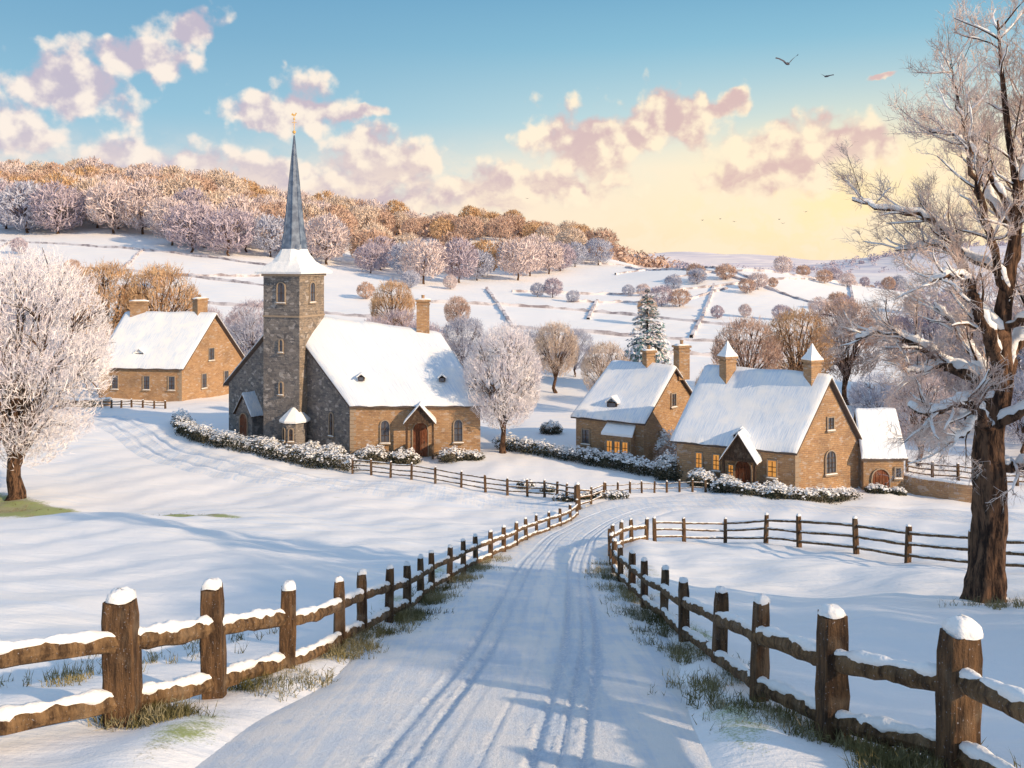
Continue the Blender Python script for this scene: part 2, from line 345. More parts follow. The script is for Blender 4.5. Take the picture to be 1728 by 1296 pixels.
fence("dark split rail fence with snow capped posts curving along lane",RF,[1.16,1.16,1.18,1.1,1.02,.92,.9,.88,.86]+[.82]*8,[.27,.27,.23,.16,.16,.14,.13]+[.12]*10,rr=.08)
FF=[(5.1,31.7),(6.2,32.0),(7.7,32.1),(8.9,31.2),(9.8,30.3),(10.7,27.6),(11.3,25.4),(12.0,23.2),(12.6,21),(13.4,19)]
fence("thin post and rail fence around the snowy paddock",FF,[.85,.85,.88,1.0,1.08,1.1,1.05,1.0,1.0,1.0],[.11,.11,.11,.13,.14,.14,.14,.14,.14,.14],rails=(.2,.5,.8),snow=True,rr=.042)
def lerp_pts(P,n):
    S=spline(np.array(P,float),n); return [tuple(p) for p in S]
fence("brown post and rail fence beside the church field",lerp_pts([(-9.9,55.2),(-6,53),(-1.5,50.6),(1.8,49),(3.4,47.4)],13),[.95]*13,[.13]*13,rails=(.15,.45,.75),rr=.045)
fence("low post and rail fence along the village road",lerp_pts([(5.2,49.4),(8,50),(10.8,49.6)],9),[.7]*9,[.1]*9,rails=(.2,.6),rr=.035)
fence("wooden fence behind the cottage outbuilding",lerp_pts([(24,54),(28,52.5),(33,51.5),(38,52)],10),[1.0]*10,[.14]*10,rails=(.15,.45,.75),rr=.05)
fence("low wooden fence in front of the stone farmhouse",lerp_pts([(-38,80.5),(-34.5,79.5),(-31,79.5)],8),[.7]*8,[.14]*8,rails=(.2,.55),rr=.06)
fence("field gate fence on the snowy slope",lerp_pts([(3.4,45.5),(4.2,47.2),(5.0,48.6)],3),[1.3,.9,.9],[.22,.12,.12],rails=(.2,.5,.8),rr=.04)
# ---------------------------------------------------------------- buildings
A2=lambda p:np.array(p,float)
def v3(p,z): return np.array([p[0],p[1],z],float)
def fixn(o,uv=False):
    bm=bmesh.new(); bm.from_mesh(o.data); bmesh.ops.recalc_face_normals(bm,faces=bm.faces); bm.to_mesh(o.data); bm.free(); o.data.update()
    if uv: box_uv(o.data)
    return o
def roof(T,A,B,C,D,eave,ridge,oe,og,parent=None,th=.13,snow=.17,tile=None,name="roof",ridge2=None):
    A,B,C,D=map(A2,(A,B,C,D)); M1=(A+C)/2;M2=(B+D)/2
    m1=v3(M1,ridge);m2=v3(M2,ridge2 or ridge)
    d=(m1-m2);d/=np.linalg.norm(d)
    def ext(m,e): u=e-m; return m+u*(1+oe/np.linalg.norm(u))
    a=ext(m1,v3(A,eave))+d*og; c=ext(m1,v3(C,eave))+d*og; b=ext(m2,v3(B,eave))-d*og; e=ext(m2,v3(D,eave))-d*og
    r1=m1+d*og; r2=m2-d*og
    up=np.array([0,0,th])
    V=[a,r1,c,b,r2,e]; V=V+[p+up for p in V]
    F=[(0,1,4,3),(1,2,5,4),(6,9,10,7),(7,10,11,8),(0,6,7,1),(1,7,8,2),(3,4,10,9),(4,5,11,10),(0,3,9,6),(2,8,11,5)]
    ro=T.add(name,V,F,tile or TILE,parent=parent)
    ns,nt=34,30; V=[];UV=[]
    L=np.linalg.norm(r1-r2); ph=rnd.uniform(0,6)
    for layer in (0,1):
        for i in range(ns+1):
            s=-1+2*i/ns
            for j in range(nt+1):
                t=j/nt; rp=r1+(r2-r1)*t; ep=(a+(b-a)*t) if s<0 else (c+(e-c)*t)
                p=rp+(ep-rp)*abs(s)*(1.006+.004*math.sin(t*L*3+ph)); 
                if layer==0: p=p+np.array([0,0,th+.004])
                else:
                    ed=1-abs(s)**16; eg=1-abs(2*t-1)**22
                    hgt=snow*(.35+.65*math.sqrt(max(0,ed*eg)))
                    hgt+= .045*math.sin(t*L*1.7+s*3+ph)*math.sin(s*5+t*4)*min(1,ed*eg)
                    p=p+np.array([0,0,th+hgt+rnd.uniform(-.006,.006)])
                    if ed<.3: p=p+np.array([0,0,-.03+rnd.uniform(-.05,.04)])
                V.append(p); UV.append((t*L,abs(s)*5))
    W=nt+1;O=(ns+1)*W;F=[]
    for i in range(ns):
        for j in range(nt):
            q=i*W+j; F.append((O+q,O+q+1,O+q+1+W,O+q+W)); F.append((q,q+W,q+W+1,q+1))
    for j in range(nt):
        F.append((j,j+1,O+j+1,O+j)); k=ns*W+j; F.append((k+1,k,O+k,O+k+1))
    for i in range(ns):
        k=i*W; F.append((k+W,k,O+k,O+k+W)); k=i*W+nt; F.append((k,k+W,O+k+W,O+k))
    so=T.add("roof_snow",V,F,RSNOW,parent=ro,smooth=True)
    uvl=so.data.uv_layers.new(name="UVMap")
    vi=np.empty(len(so.data.loops),dtype=np.int32); so.data.loops.foreach_get('vertex_index',vi)
    uvl.data.foreach_set('uv',np.array(UV)[vi].reshape(-1))
    fixn(so); fixn(ro)
    return ro
def walls(T,A,B,C,D,z0,eave,ridge,m,mg=None,name="wall",ridge2=None):
    A,B,C,D=map(A2,(A,B,C,D)); M1=(A+C)/2;M2=(B+D)/2
    V=[v3(A,z0),v3(B,z0),v3(D,z0),v3(C,z0),v3(A,eave),v3(B,eave),v3(D,eave),v3(C,eave),v3(M1,ridge-.02),v3(M2,(ridge2 or ridge)-.02)]
    F=[(0,1,5,4),(2,3,7,6),(3,0,4,8,7),(1,2,6,9,5)]
    o=T.add(name,V,F,[m,mg or m],mi=[0,0,1,0]); return fixn(o,True)
class Fr:
    def __init__(s,P,Q,inside):
        s.P=A2(P);s.L=np.linalg.norm(A2(Q)-s.P);s.d=(A2(Q)-s.P)/s.L;n=np.array([s.d[1],-s.d[0]])
        if np.dot(n,A2(inside)-s.P)>0:n=-n
        s.n=n
    def p(s,u,z,o=0):
        q=s.P+s.d*u+s.n*o; return np.array([q[0],q[1],z])
    def box(s,u,z,o,w,h,t):
        return obox(s.p(u,z,o),v3(s.d*w/2,0),v3(s.n*t/2,0),(0,0,h/2))
def profile(u,z,w,h,arch,off=0):
    w2=w/2+off; pts=[(u-w2,z-off),(u+w2,z-off)]
    if arch:
        hs=z+h-w*.6
        for k in range(9):
            t=k/8; a=math.pi*t; pts.append((u+w2*math.cos(a),hs+(w*.6+off)*math.sin(a)**.85 if 0<k<8 else hs))
    else: pts+=[(u+w2,z+h+off),(u-w2,z+h+off)]
    return pts
def opening(T,F_,u,z,w,h,arch=False,lit=False,kind="window",parent=None,bars=(1,2),o0=0,surr=None):
    pr=profile(u,z,w,h,arch); po=profile(u,z,w,h,arch,.07); n=len(pr)
    m=(LIT if lit else GLASS) if kind=="window" else DOORW
    V=[F_.p(a,b,o0+.02) for a,b in pr]
    if kind!="window":
        parts=[(V,[tuple(range(n))])]
        for k in range(5): 
            parts.append(F_.box(u-w/2+w*(k+.5)/5,z+h*.40,o0+.035,w/5-.025,h*.78,.03))
        V,Fc=join(parts); po_=T.add(kind,V,Fc,m,parent=parent)
        v,f=F_.box(u+w*.3,z+h*.42,o0+.075,.05,.12,.04); T.add("handle",v,f,IRON,parent=po_)
    else: po_=T.add(kind,V,[tuple(range(n))],m,parent=parent)
    V=[F_.p(a,b,o0+.008) for a,b in po]+[F_.p(a,b,o0+.085) for a,b in po]+[F_.p(a,b,o0+.085) for a,b in pr]+[F_.p(a,b,o0+.008) for a,b in pr]
    Fc=[]
    for i in range(n):
        j=(i+1)%n
        Fc+=[(i,j,n+j,n+i),(n+i,n+j,2*n+j,2*n+i),(2*n+i,2*n+j,3*n+j,3*n+i)]
    T.add("frame",V,Fc,surr or BLIND,parent=po_)
    if kind=="window":
        parts=[F_.box(u-w/2+w*(k+1)/(bars[0]+1),z+h/2*.94,o0+.035,.04,h*.93,.03) for k in range(bars[0])]
        parts+=[F_.box(u,z+h*.9*(k+1)/(bars[1]+1),o0+.034,w*.98,.035,.026) for k in range(bars[1])]
        if parts: v,f=join(parts); T.add("glazing_bar",v,f,TIMBER,parent=po_)
        v,f=F_.box(u,z-.13,o0+.09,w+.24,.08,.14); T.add("sill",v,f,BLIND,parent=po_)
        v,f=tube([F_.p(u+(w/2+.11)*q,z-.07,o0+.09) for q in np.linspace(-1,1,7)],[.02,.04,.035,.045,.035,.04,.02],7,True,.1); T.add("sill_snow",v,f,SNOW,parent=po_,smooth=True)
    return po_
def chimney(T,parent,x,y,z0,z1,w,d,ang,cone=False,pots=1):
    ax=np.array([math.cos(ang),math.sin(ang),0]);ay=np.array([-math.sin(ang),math.cos(ang),0])
    c=lambda z:np.array([x,y,z])
    v,f=join([obox(c((z0+z1)/2),ax*w/2,ay*d/2,(0,0,(z1-z0)/2)),obox(c(z1-.22),ax*(w/2+.05),ay*(d/2+.05),(0,0,.05)),obox(c(z1+.04),ax*(w/2+.09),ay*(d/2+.09),(0,0,.07))])
    ch=T.add("chimney",v,f,STONE,parent=parent); fixn(ch,True)
    if cone:
        V=[]
        for r,z in((1.26,.11),(1.22,.18),(.78,.42),(.38,.72),(.04,1.05)):
            for sx,sy in((-1,-1),(1,-1),(1,1),(-1,1)): V.append(c(z1+z*1.0)+ax*w/2*r*sx+ay*d/2*r*sy)
        F=[(i*4+j,i*4+(j+1)%4,(i+1)*4+(j+1)%4,(i+1)*4+j) for i in range(4) for j in range(4)]+[(16,17,18,19),(3,2,1,0)]
        T.add("snow_cap",V,F,SNOW,parent=parent)
    else:
        for q in ([0] if pots==1 else [-.25,.25]):
            p=c(0)+ax*w*q; V,F=tube([p+[0,0,z1+.08],p+[0,0,z1+.3],p+[0,0,z1+.42],p+[0,0,z1+.46]],[.13,.11,.12,.14],8); T.add("chimney_pot",V,F,STONE,parent=parent,uv=True)
        v,f=tube([c(z1+.11)-ax*w*.6,c(z1+.15)-ax*w*.3,c(z1+.13),c(z1+.16)+ax*w*.3,c(z1+.11)+ax*w*.6],[d*.3,d*.5,d*.48,d*.5,d*.3],8,True,.08,.25)
        T.add("snow_cap",v,f,SNOW,parent=parent,smooth=True)
def porch(T,F_,u,w,dep,eave,ridge,z0,door=True,mw=None,timber=True,dh=2.05,dw=None):
    A=F_.p(u-w/2,0,dep)[:2];C=F_.p(u+w/2,0,dep)[:2];B=F_.p(u-w/2,0,.01)[:2];D=F_.p(u+w/2,0,.01)[:2]
    if timber:
        parts=[F_.box(u-w/2+.08,(z0+eave)/2,dep-.08,.14,eave-z0,.14),F_.box(u+w/2-.08,(z0+eave)/2,dep-.08,.14,eave-z0,.14)]
        parts+=[F_.box(u-w/2+.06,z0+.45,dep/2,.08,.9,dep*.8),F_.box(u+w/2-.06,z0+.45,dep/2,.08,.9,dep*.8),F_.box(u,eave+.02,dep-.06,w,.14,.12)]
        tri=[F_.p(u-w/2,eave+.06,dep-.03),F_.p(u+w/2,eave+.06,dep-.03),F_.p(u,ridge,dep-.03),F_.p(u-w/2,eave+.06,dep-.1),F_.p(u+w/2,eave+.06,dep-.1),F_.p(u,ridge,dep-.1)]
        parts.append((np.array(tri),[(0,1,2),(5,4,3),(0,3,4,1)]))
        v,f=join(parts); po=T.add("porch",v,f,mw or TIMBER,uv=True)
    else:
        po=walls(T,A,B,C,D,z0-.3,eave,ridge,mw or STONE,name="porch")
    roof(T,A,B,C,D,eave,ridge,.22,.18,parent=po,th=.08,snow=.13,name="porch_roof",tile=TIMBER)
    if door: opening(T,F_,u,z0,dw or w*.55,dh,True,kind="door",o0=(dep if not timber else 0))
    return po
def dormer(T,parent,F_,u,z,o,w,h,dep,lit=False):
    v,f=F_.box(u,z+h/2,o-dep/2,w,h,dep)
    T.add("dormer",v,f,TIMBER,parent=parent)
    r=[F_.p(u-w/2-.1,z+h-.05,o+.1),F_.p(u,z+h+w*.45,o+.1),F_.p(u+w/2+.1,z+h-.05,o+.1)]
    b=[F_.p(u-w/2-.1,z+h-.05,o-dep*1.6),F_.p(u,z+h+w*.45,o-dep*1.6),F_.p(u+w/2+.1,z+h-.05,o-dep*1.6)]
    V=r+b+[p+np.array([0,0,.1]) for p in r+b]
    F=[(0,3,4,1),(1,4,5,2),(6,7,10,9),(7,8,11,10),(0,1,7,6),(1,2,8,7),(0,6,9,3),(2,5,11,8)]
    fixn(T.add("dormer_snow",V,F,SNOW,parent=parent))
    V=[F_.p(u-w*.36,z+h*.15,o+.02),F_.p(u+w*.36,z+h*.15,o+.02),F_.p(u+w*.36,z+h*.92,o+.02),F_.p(u-w*.36,z+h*.92,o+.02)]
    T.add("window",V,[(0,1,2,3)],LIT if lit else GLASS,parent=parent)
# ---- church
A,B,C,D=(-10.96,60),(-2.15,60.4),(-22.3,70),(-8.9,71.5); cen=np.mean([A,B,C,D],axis=0)
T=Thing("stone_church","stone church with snowy roof and tall slate spire","church",(cen[0],cen[1],-.2))
EV,RG,RG2=3.35,9.0,7.45
walls(T,A,B,C,D,-1,EV,RG,STONE,STONED,ridge2=RG2)
ro=roof(T,A,B,C,D,EV,RG,.45,.25,snow=.2,ridge2=RG2)
S=Fr(A,B,cen); Wt=Fr(A,C,cen); L=S.L
opening(T,S,L*.27,.75,.55,1.45,True,surr=BLIND); opening(T,S,L*.83,.75,.55,1.45,True)
porch(T,S,L*.54,1.9,.9,2.2,3.3,-.25,dh=2.3,dw=1.0)
def quoins(T,F_,u0,z0,z1,s=1):
    parts=[]; k=0; z=z0
    while z<z1-.25:
        w=.42 if k%2 else .28; parts.append(F_.box(u0+s*w/2,z+.13,.012,w,.24,.03)); z+=.27;k+=1
    v,f=join(parts); T.add("quoin",v,f,BLIND)
quoins(T,S,.02,-.2,EV-.1)
porch(T,Wt,Wt.L*.76,2.2,.9,1.5,2.9,-.2,mw=STONED,timber=False,dh=1.7,dw=1.0)
opening(T,Wt,Wt.L*.13,1.0,.4,1.5,True)
cb=Wt.p(Wt.L*.33,0,.9)
V=[];F=[]
for z in(-.6,1.75):
    for k in range(8):
        a=k*math.pi/4+.3; V.append((cb[0]+.85*math.cos(a),cb[1]+.85*math.sin(a),z))
F=[(k,(k+1)%8,8+(k+1)%8,8+k) for k in range(8)]
bay=T.add("vestry_bay",V,F,STONED,uv=True)
V=[]
for r,z in((1.06,1.7),(1.08,1.84),(.78,2.15),(.4,2.5),(.05,2.8)):
    for k in range(8):
        a=k*math.pi/4+.3; V.append((cb[0]+r*math.cos(a),cb[1]+r*math.sin(a),z))
F=[(i*8+k,i*8+(k+1)%8,(i+1)*8+(k+1)%8,(i+1)*8+k) for i in range(4) for k in range(8)]+[tuple(range(7,-1,-1))]
T.add("bay_roof",V,F,SNOW,parent=bay,smooth=False)
for k in (4,5):
    a0=k*math.pi/4+.3;a1=a0+math.pi/4
    P=(cb[0]+.85*math.cos(a0),cb[1]+.85*math.sin(a0));Q=(cb[0]+.85*math.cos(a1),cb[1]+.85*math.sin(a1))
    fb=Fr(P,Q,(cb[0],cb[1])); opening(T,fb,fb.L/2,.5,.28,.8,True,bars=(1,1))
chimney(T,ro,-6.6,65.9,6.6,10.0,.95,.8,.1)
for u,k in((.20,.22),(.80,.24)):
    E=np.array([*(A2(A)+(A2(B)-A2(A))*u),EV]);Rr=np.array([*((A2(A)+A2(C))/2*(1-u)+(A2(B)+A2(D))/2*u),RG+(RG2-RG)*u]); p=E+(Rr-E)*k
    uu=np.dot(p[:2]-S.P,S.d); off=-np.linalg.norm(p[:2]-S.P-S.d*uu)
    dormer(T,ro,S,uu,p[2]+.25,off+.3,.42,.26,.5)
t0=np.array([-14.9,62.3]); dl=np.array([-.93,.37]);dl/=np.linalg.norm(dl);dr_=np.array([.37,.93])/np.linalg.norm([.37,.93]); s=3.05
q=[t0,t0+dr_*s,t0+dr_*s+dl*s,t0+dl*s]; ct=np.mean(q,axis=0); TZ=12.1
V=[v3(p,-1) for p in q]+[v3(p,TZ) for p in q]; tw=T.add("tower",V,[(0,1,5,4),(1,2,6,5),(2,3,7,6),(3,0,4,7),(4,5,6,7)],[STONET,STONED],mi=[0,0,1,1,0]); fixn(tw,True)
def tb(z,e,h):
    qq=[ct+(p-ct)*(1+e/s*2) for p in q]; V=[v3(p,z) for p in qq]+[v3(p,z+h) for p in qq]; return np.array(V),[(0,1,5,4),(1,2,6,5),(2,3,7,6),(3,0,4,7),(4,5,6,7),(3,2,1,0)]
v,f=join([tb(9.0,.05,.12),tb(TZ-.2,.11,.2)]); T.add("string_course",v,f,BLIND,parent=tw)
FL=Fr(q[0],q[3],ct);FR=Fr(q[0],q[1],ct)
for fr in (FL,FR): opening(T,fr,s/2,10.1,.62,1.35,True,bars=(1,1))
opening(T,FL,s/2,6.6,.26,.8,True,bars=(0,1)); opening(T,FL,s/2,3.6,.26,.8,True,bars=(0,1))
ang0=math.atan2(dl[1],dl[0]); hw=s/2
def ring(r,z,sq):
    out=[]
    for k in range(16):
        a=k*math.pi/8; x=math.cos(a);y=math.sin(a); m=max(abs(x),abs(y)); n8=max(abs(x),abs(y),(abs(x)+abs(y))*.7071)
        R=r*(sq/m+(1-sq)/n8)
        X,Y=x*R,y*R; out.append((ct[0]+X*math.cos(ang0)-Y*math.sin(ang0),ct[1]+X*math.sin(ang0)+Y*math.cos(ang0),z))
    return out
def rings(L_):
    V=[]
    for r in L_: V+=ring(*r)
    n=len(L_); return V,[(i*16+k,i*16+(k+1)%16,(i+1)*16+(k+1)%16,(i+1)*16+k) for i in range(n-1) for k in range(16)]+[tuple(range(15,-1,-1)),tuple((n-1)*16+k for k in range(16))]
sk=T.add("spire_skirt",*rings([(hw+.42,TZ-.02,1),(hw+.46,TZ+.12,1),(hw+.1,TZ+.45,.9),(hw*.82,TZ+.85,.6),(hw*.68,TZ+1.35,.3),(hw*.60,TZ+1.7,.1),(hw*.5,TZ+1.9,0)]),SNOW,parent=tw,smooth=False)
sp=T.add("spire",*rings([(hw*.64,TZ+1.3,.3),(hw*.53,TZ+2.1,0),(hw*.43,TZ+3.2,0),(hw*.32,TZ+5.0,0),(hw*.2,TZ+7.1,0),(hw*.1,TZ+8.7,0),(.03,TZ+10.0,0)]),LEADM,parent=None)
parts=[]
for k in range(0,16,2):
    P=[]
    for r,z,sq in((hw*.535,TZ+2.1,0),(hw*.435,TZ+3.2,0),(hw*.325,TZ+5.0,0),(hw*.205,TZ+7.1,0),(.04,TZ+9.9,0)):
        P.append(ring(r,z,sq)[(k+1)%16])
    parts.append(tube(P,[.035,.03,.03,.02,.015],5))
T.add("lead_roll",*join(parts),LEADM,parent=sp)
sv=np.linspace(-1.57,1.57,7)
parts=[tube([(ct[0],ct[1],TZ+9.8),(ct[0],ct[1],TZ+11.4)],.028,6),tube([(ct[0],ct[1],TZ+10.2+.12*math.sin(a)) for a in sv],[.12*math.cos(a)+.01 for a in sv],10),
 obox((ct[0],ct[1],TZ+10.9),(.17,0,0),(0,.015,0),(0,0,.02)),tube([(ct[0],ct[1],TZ+11.15+.07*math.sin(a)) for a in sv],[.07*math.cos(a)+.01 for a in sv],8)]
ck=np.array([(-.22,0),(-.12,.14),(-.05,.05),(.05,.03),(.12,.16),(.2,.13),(.15,.04),(.1,-.07),(-.07,-.08)])
V=[(ct[0]+a,ct[1]-.015,TZ+11.45+b) for a,b in ck]+[(ct[0]+a,ct[1]+.015,TZ+11.45+b) for a,b in ck]
parts.append((np.array(V),[tuple(range(9)),tuple(range(17,8,-1))]+[(i,(i+1)%9,9+(i+1)%9,9+i) for i in range(9)]))
T.add("weathervane",*join(parts),GOLD,parent=sp)
# ---- houses
def house(label,A,B,C,D,ev,rg,oe=.3,og=.2,snow=.18,name="stone_cottage",z0=-1):
    cen=np.mean([A,B,C,D],axis=0); T=Thing(name,label,"house",(cen[0],cen[1],Hs(cen[0],cen[1])))
    walls(T,A,B,C,D,z0,ev,rg,STONE); r=roof(T,A,B,C,D,ev,rg,oe,og,snow=snow)
    return T,r,Fr(A,B,cen),Fr(A,C,cen)
A,B,C,D=(-31.0,83.5),(-39.3,84.5),(-27.2,89.5),(-36.6,91.5)
T,r,S,G=house("long brown stone farmhouse with snowy roof and two chimneys",A,B,C,D,3.1,7.7,.45,.4)
for u in(.12,.42,.80): opening(T,S,S.L*u,.9,.6,1.2)
dormer(T,r,S,S.L*.55,3.75,-.55,.9,.45,.6)
opening(T,G,G.L*.47,3.4,.6,1.1); opening(T,G,G.L*.35,.8,.5,1.3); opening(T,G,G.L*.72,.8,.5,1.3)
chimney(T,r,-30.6,87.2,6.4,9.2,1.1,.9,.9); chimney(T,r,-36.9,88.0,6.4,8.9,1.5,.9,.1,pots=2)
quoins(T,S,.02,-.2,3.0)
A,B,C,D=(8.6,58.0),(4.35,60.4),(13.2,62.2),(10.2,66)
T,r,S,G=house("small stone cottage with lit bay window and snowy roof",A,B,C,D,2.5,5.65,.3,.25)
dormer(T,r,S,S.L*.5,2.95,-.45,.7,.55,.8)
opening(T,S,S.L*.85,.7,.5,.9)
cu=S.L*.32
v,f=S.box(cu,.6,.35,1.9,1.9,.7); bay=T.add("bay",v,f,STONE,uv=True)
for q in(-.55,0,.55): opening(T,S,cu+q,.45,.36,.72,False,True,bars=(1,1),o0=.7)
V=[S.p(cu-1.1,1.55,.85),S.p(cu+1.1,1.55,.85),S.p(cu+1.0,2.1,.01),S.p(cu-1.0,2.1,.01)];V=V+[p+np.array([0,0,.16]) for p in V]
fixn(T.add("bay_roof",V,[(0,1,2,3),(4,5,6,7),(0,1,5,4),(1,2,6,5),(2,3,7,6),(3,0,4,7)],SNOW,parent=bay))
opening(T,G,G.L*.5,3.2,.45,.8); opening(T,G,G.L*.3,.6,.5,1.0); opening(T,G,G.L*.72,.6,.5,1.0,True)
chimney(T,r,9.45,61.4,4.8,6.7,.7,.6,.4); chimney(T,r,11.6,60.8,4.9,7.1,.85,.7,.4)
A,B,C,D=(15.8,49.7),(9.8,52.9),(20.1,51.6),(14.6,57.3)
T,r,S,G=house("stone cottage with lamplit windows and spired chimney caps",A,B,C,D,2.45,6.25,.35,.28,snow=.2)
opening(T,S,S.L*.80,.85,.34,.85,False,True); opening(T,S,S.L*.65,.85,.34,.85,False,True)
opening(T,S,S.L*.18,.8,.45,.9,False,True,bars=(1,2))
porch(T,S,S.L*.42,1.9,1.1,1.75,3.2,-.35,dh=1.9,dw=.9,timber=True)
opening(T,S,S.L*.42+.7,.6,.26,.6,False,True,o0=.02)
opening(T,G,G.L*.55,.9,.7,1.25,True,bars=(2,3)); opening(T,G,G.L*.55,3.4,.42,.65)
dormer(T,r,S,S.L*.44,2.6,.1,.8,.35,.9)
chimney(T,r,17.3,51.2,5.3,7.2,.74,.66,.42,cone=True); chimney(T,r,13.1,54.0,5.3,7.1,.74,.66,.42,cone=True)
quoins(T,G,.02,-.2,2.3)
A,B,C,D=(20.15,50.95),(22.5,51.05),(20.7,54.2),(22.7,54.3)
T,r,S,G=house("low stone outbuilding with arched wooden doors and snowy roof",A,B,C,D,1.75,4.0,.25,.15,name="stone_outbuilding")
opening(T,S,S.L*.42,-.4,1.0,1.45,True,kind="door",surr=BLIND)
opening(T,S,S.L*.85,.6,.3,.5)
# ---------------------------------------------------------------- vegetation
def unit(a): return a/(np.linalg.norm(a,axis=-1,keepdims=True)+1e-9)
def blades(P,Dv,L,w,side=3,R=rs):
    n=len(P); out=[(P,Dv,L,w)]
    for k in range(side):
        t=R.uniform(.2,.85,(n,1)); d=unit(Dv+R.normal(0,.55,(n,3))); out.append((P+Dv*L*t,d,L*R.uniform(.35,.6,(n,1)),w*.75))
    P=np.vstack([o[0] for o in out]);D_=np.vstack([o[1] for o in out]);L_=np.vstack([o[2]*np.ones((n,1)) for o in out]);W_=np.vstack([o[3]*np.ones((n,1)) for o in out])
    X=unit(np.cross(D_,R.normal(0,1,P.shape)))
    V=np.stack([P-X*W_,P+X*W_,P+D_*L_],1).reshape(-1,3)
    return V,np.arange(len(V)).reshape(-1,3)
def bez(a,b,c,n):
    t=np.linspace(0,1,n)[:,None]; return (1-t)**2*a+2*t*(1-t)*b+t*t*c
def broom(seed,h,cr,c0,nl,nb,nt,tw,tl,hub=(.14,.34),side=3,k=5,fan=.42,tr=.028,pf=0,ps=.2,pw=.09,lob=.2,inner=.5):
    R=np.random.RandomState(seed)
    zc=h*(c0+1)/2; az=h*(1-c0)/2; cc=np.array([0,0,zc]); ax3=np.array([cr,cr,az])
    bd=unit(R.normal(0,1,(16,3))); ba=R.uniform(-lob,lob*.6,16)
    def shell(d): return 1+sum(ba[i]*np.exp(-((1-d@bd[i])/.12)) for i in range(16))
    base=np.array([0,0,h*.12])
    tp=np.array([(R.normal(0,.01)*h*(z>0),R.normal(0,.01)*h*(z>0),z*h) for z in(-.02,.02,.08,.16,.26,.38,.5)])
    tr_=h*tr*np.array([1.7,1.25,1,.9,.7,.42,.2])
    parts=[tube(tp,tr_,8,True,.06)]
    limbs=[]
    for i in range(nl):
        d=unit(R.normal(0,1,3)); d[2]=abs(d[2])*.9-.25+.1*R.rand(); d=unit(d)
        tgt=cc+d*ax3*.82*shell(d)
        hz=R.uniform(*hub); s=np.array([0,0,hz*h])
        b=s+(tgt-s)*.35+np.array([0,0,.10*h]); P=bez(s,b,tgt,7); P[1:-1]+=R.normal(0,.008*h,(5,3)); limbs.append(P)
        parts.append(tube(P,np.linspace(h*tr*.42,h*.002,7),k,False))
    allp=np.vstack([l[2:6] for l in limbs])
    for i in range(nb):
        d=unit(R.normal(0,1,3)); d[2]=d[2]*.8+.15; d=unit(d); tgt=cc+d*ax3*R.uniform(.6,.97)*shell(d)
        dd=np.linalg.norm(allp-tgt,axis=1)+ .4*np.abs(allp[:,2]-tgt[2]+.1*h); s=allp[np.argmin(dd)]
        b=s+(tgt-s)*.5+unit(s-base)*.04*h; parts.append(tube(bez(s,b,tgt,4),np.linspace(h*.0045,h*.0012,4),3,False))
    tv,tf=join(parts)
    def gaps(P): return np.sin(P[:,0]*7/cr+1)*np.sin(P[:,1]*7/cr)+np.sin(P[:,2]*8/cr+seed)*.8+R.normal(0,.45,len(P))
    n=int(nt*1.5); d=unit(R.normal(0,1,(n,3))); d[:,2]=d[:,2]*.85+.08; d=unit(d)
    rr=R.uniform(.25,1,(n,1))**.45*.93; f=shell(d)[:,None]
    P=cc+d*ax3*rr*f
    g=gaps(P); P=P[g>np.quantile(g,.33)]
    Dv=unit(unit(P-base)*1.0+R.normal(0,fan,P.shape)+np.array([0,0,.12])); L=tl*R.uniform(.6,1.4,(len(P),1))
    cv,cf=blades(P,Dv,L,tw,side,R)
    if pf:
        # fine twig sprays, laid so that the crown is shaded as a rounded mass
        n=int(pf*1.3); d=unit(R.normal(0,1,(n,3))); d[:,2]=d[:,2]*.9+.06; d=unit(d); P=cc+d*ax3*shell(d)[:,None]*R.uniform(inner,1,(n,1))**.5*.95
        g=gaps(P); kp=g>np.quantile(g,.23); P=P[kp]; d=d[kp]; n=len(P)
        out=unit(d/ax3*cr); Dd=unit(unit(P-base)*.8+R.normal(0,.55,(n,3))+[0,0,.15]); X=unit(np.cross(Dd,out+R.normal(0,.25,(n,3)))); s=ps*R.uniform(.5,1.5,(n,1)); ww=s*pw*R.uniform(.6,1.4,(n,1)); bd2=out*s*.12
        V=np.stack([P-Dd*s,P+X*ww+bd2,P+Dd*s,P-X*ww+bd2],1).reshape(-1,3); q=np.arange(4*n).reshape(-1,4)+len(cv)
        cv=np.vstack([cv,V]); cf=np.vstack([cf,q[:,[0,1,2]],q[:,[0,2,3]]])
    return (tv,tf),(cv,cf)
def tree(label,x,y,tm,cmat,group=None,name="frosted_tree"):
    z=Hs(x,y); T=Thing(name,label,"tree",(x,y,z),group)
    (tv,tf),(cv,cf)=tm
    mk("trunk",tv,tf,BARK,(0,0,0),T.o,smooth=True); mk("crown",cv,cf,cmat,(0,0,0),T.o); return T
tree("large hoar frosted tree standing on a grassy snowy bank",-26.6,47.6,broom(3,14.0,5.3,.08,40,380,8000,.012,.7,hub=(.08,.2),side=3,tr=.026,pf=19000,ps=.22,pw=.07,lob=.2,inner=.35),F_WHITE)
tree("rounded white frosted tree beside the church",-.62,61.0,broom(5,9.0,3.0,.15,36,260,4500,.011,.5,tr=.02,fan=.3,side=2,pf=9500,ps=.2,pw=.085,lob=.1),F_WHITE)
kw=dict(tr=.019,fan=.3,side=2)
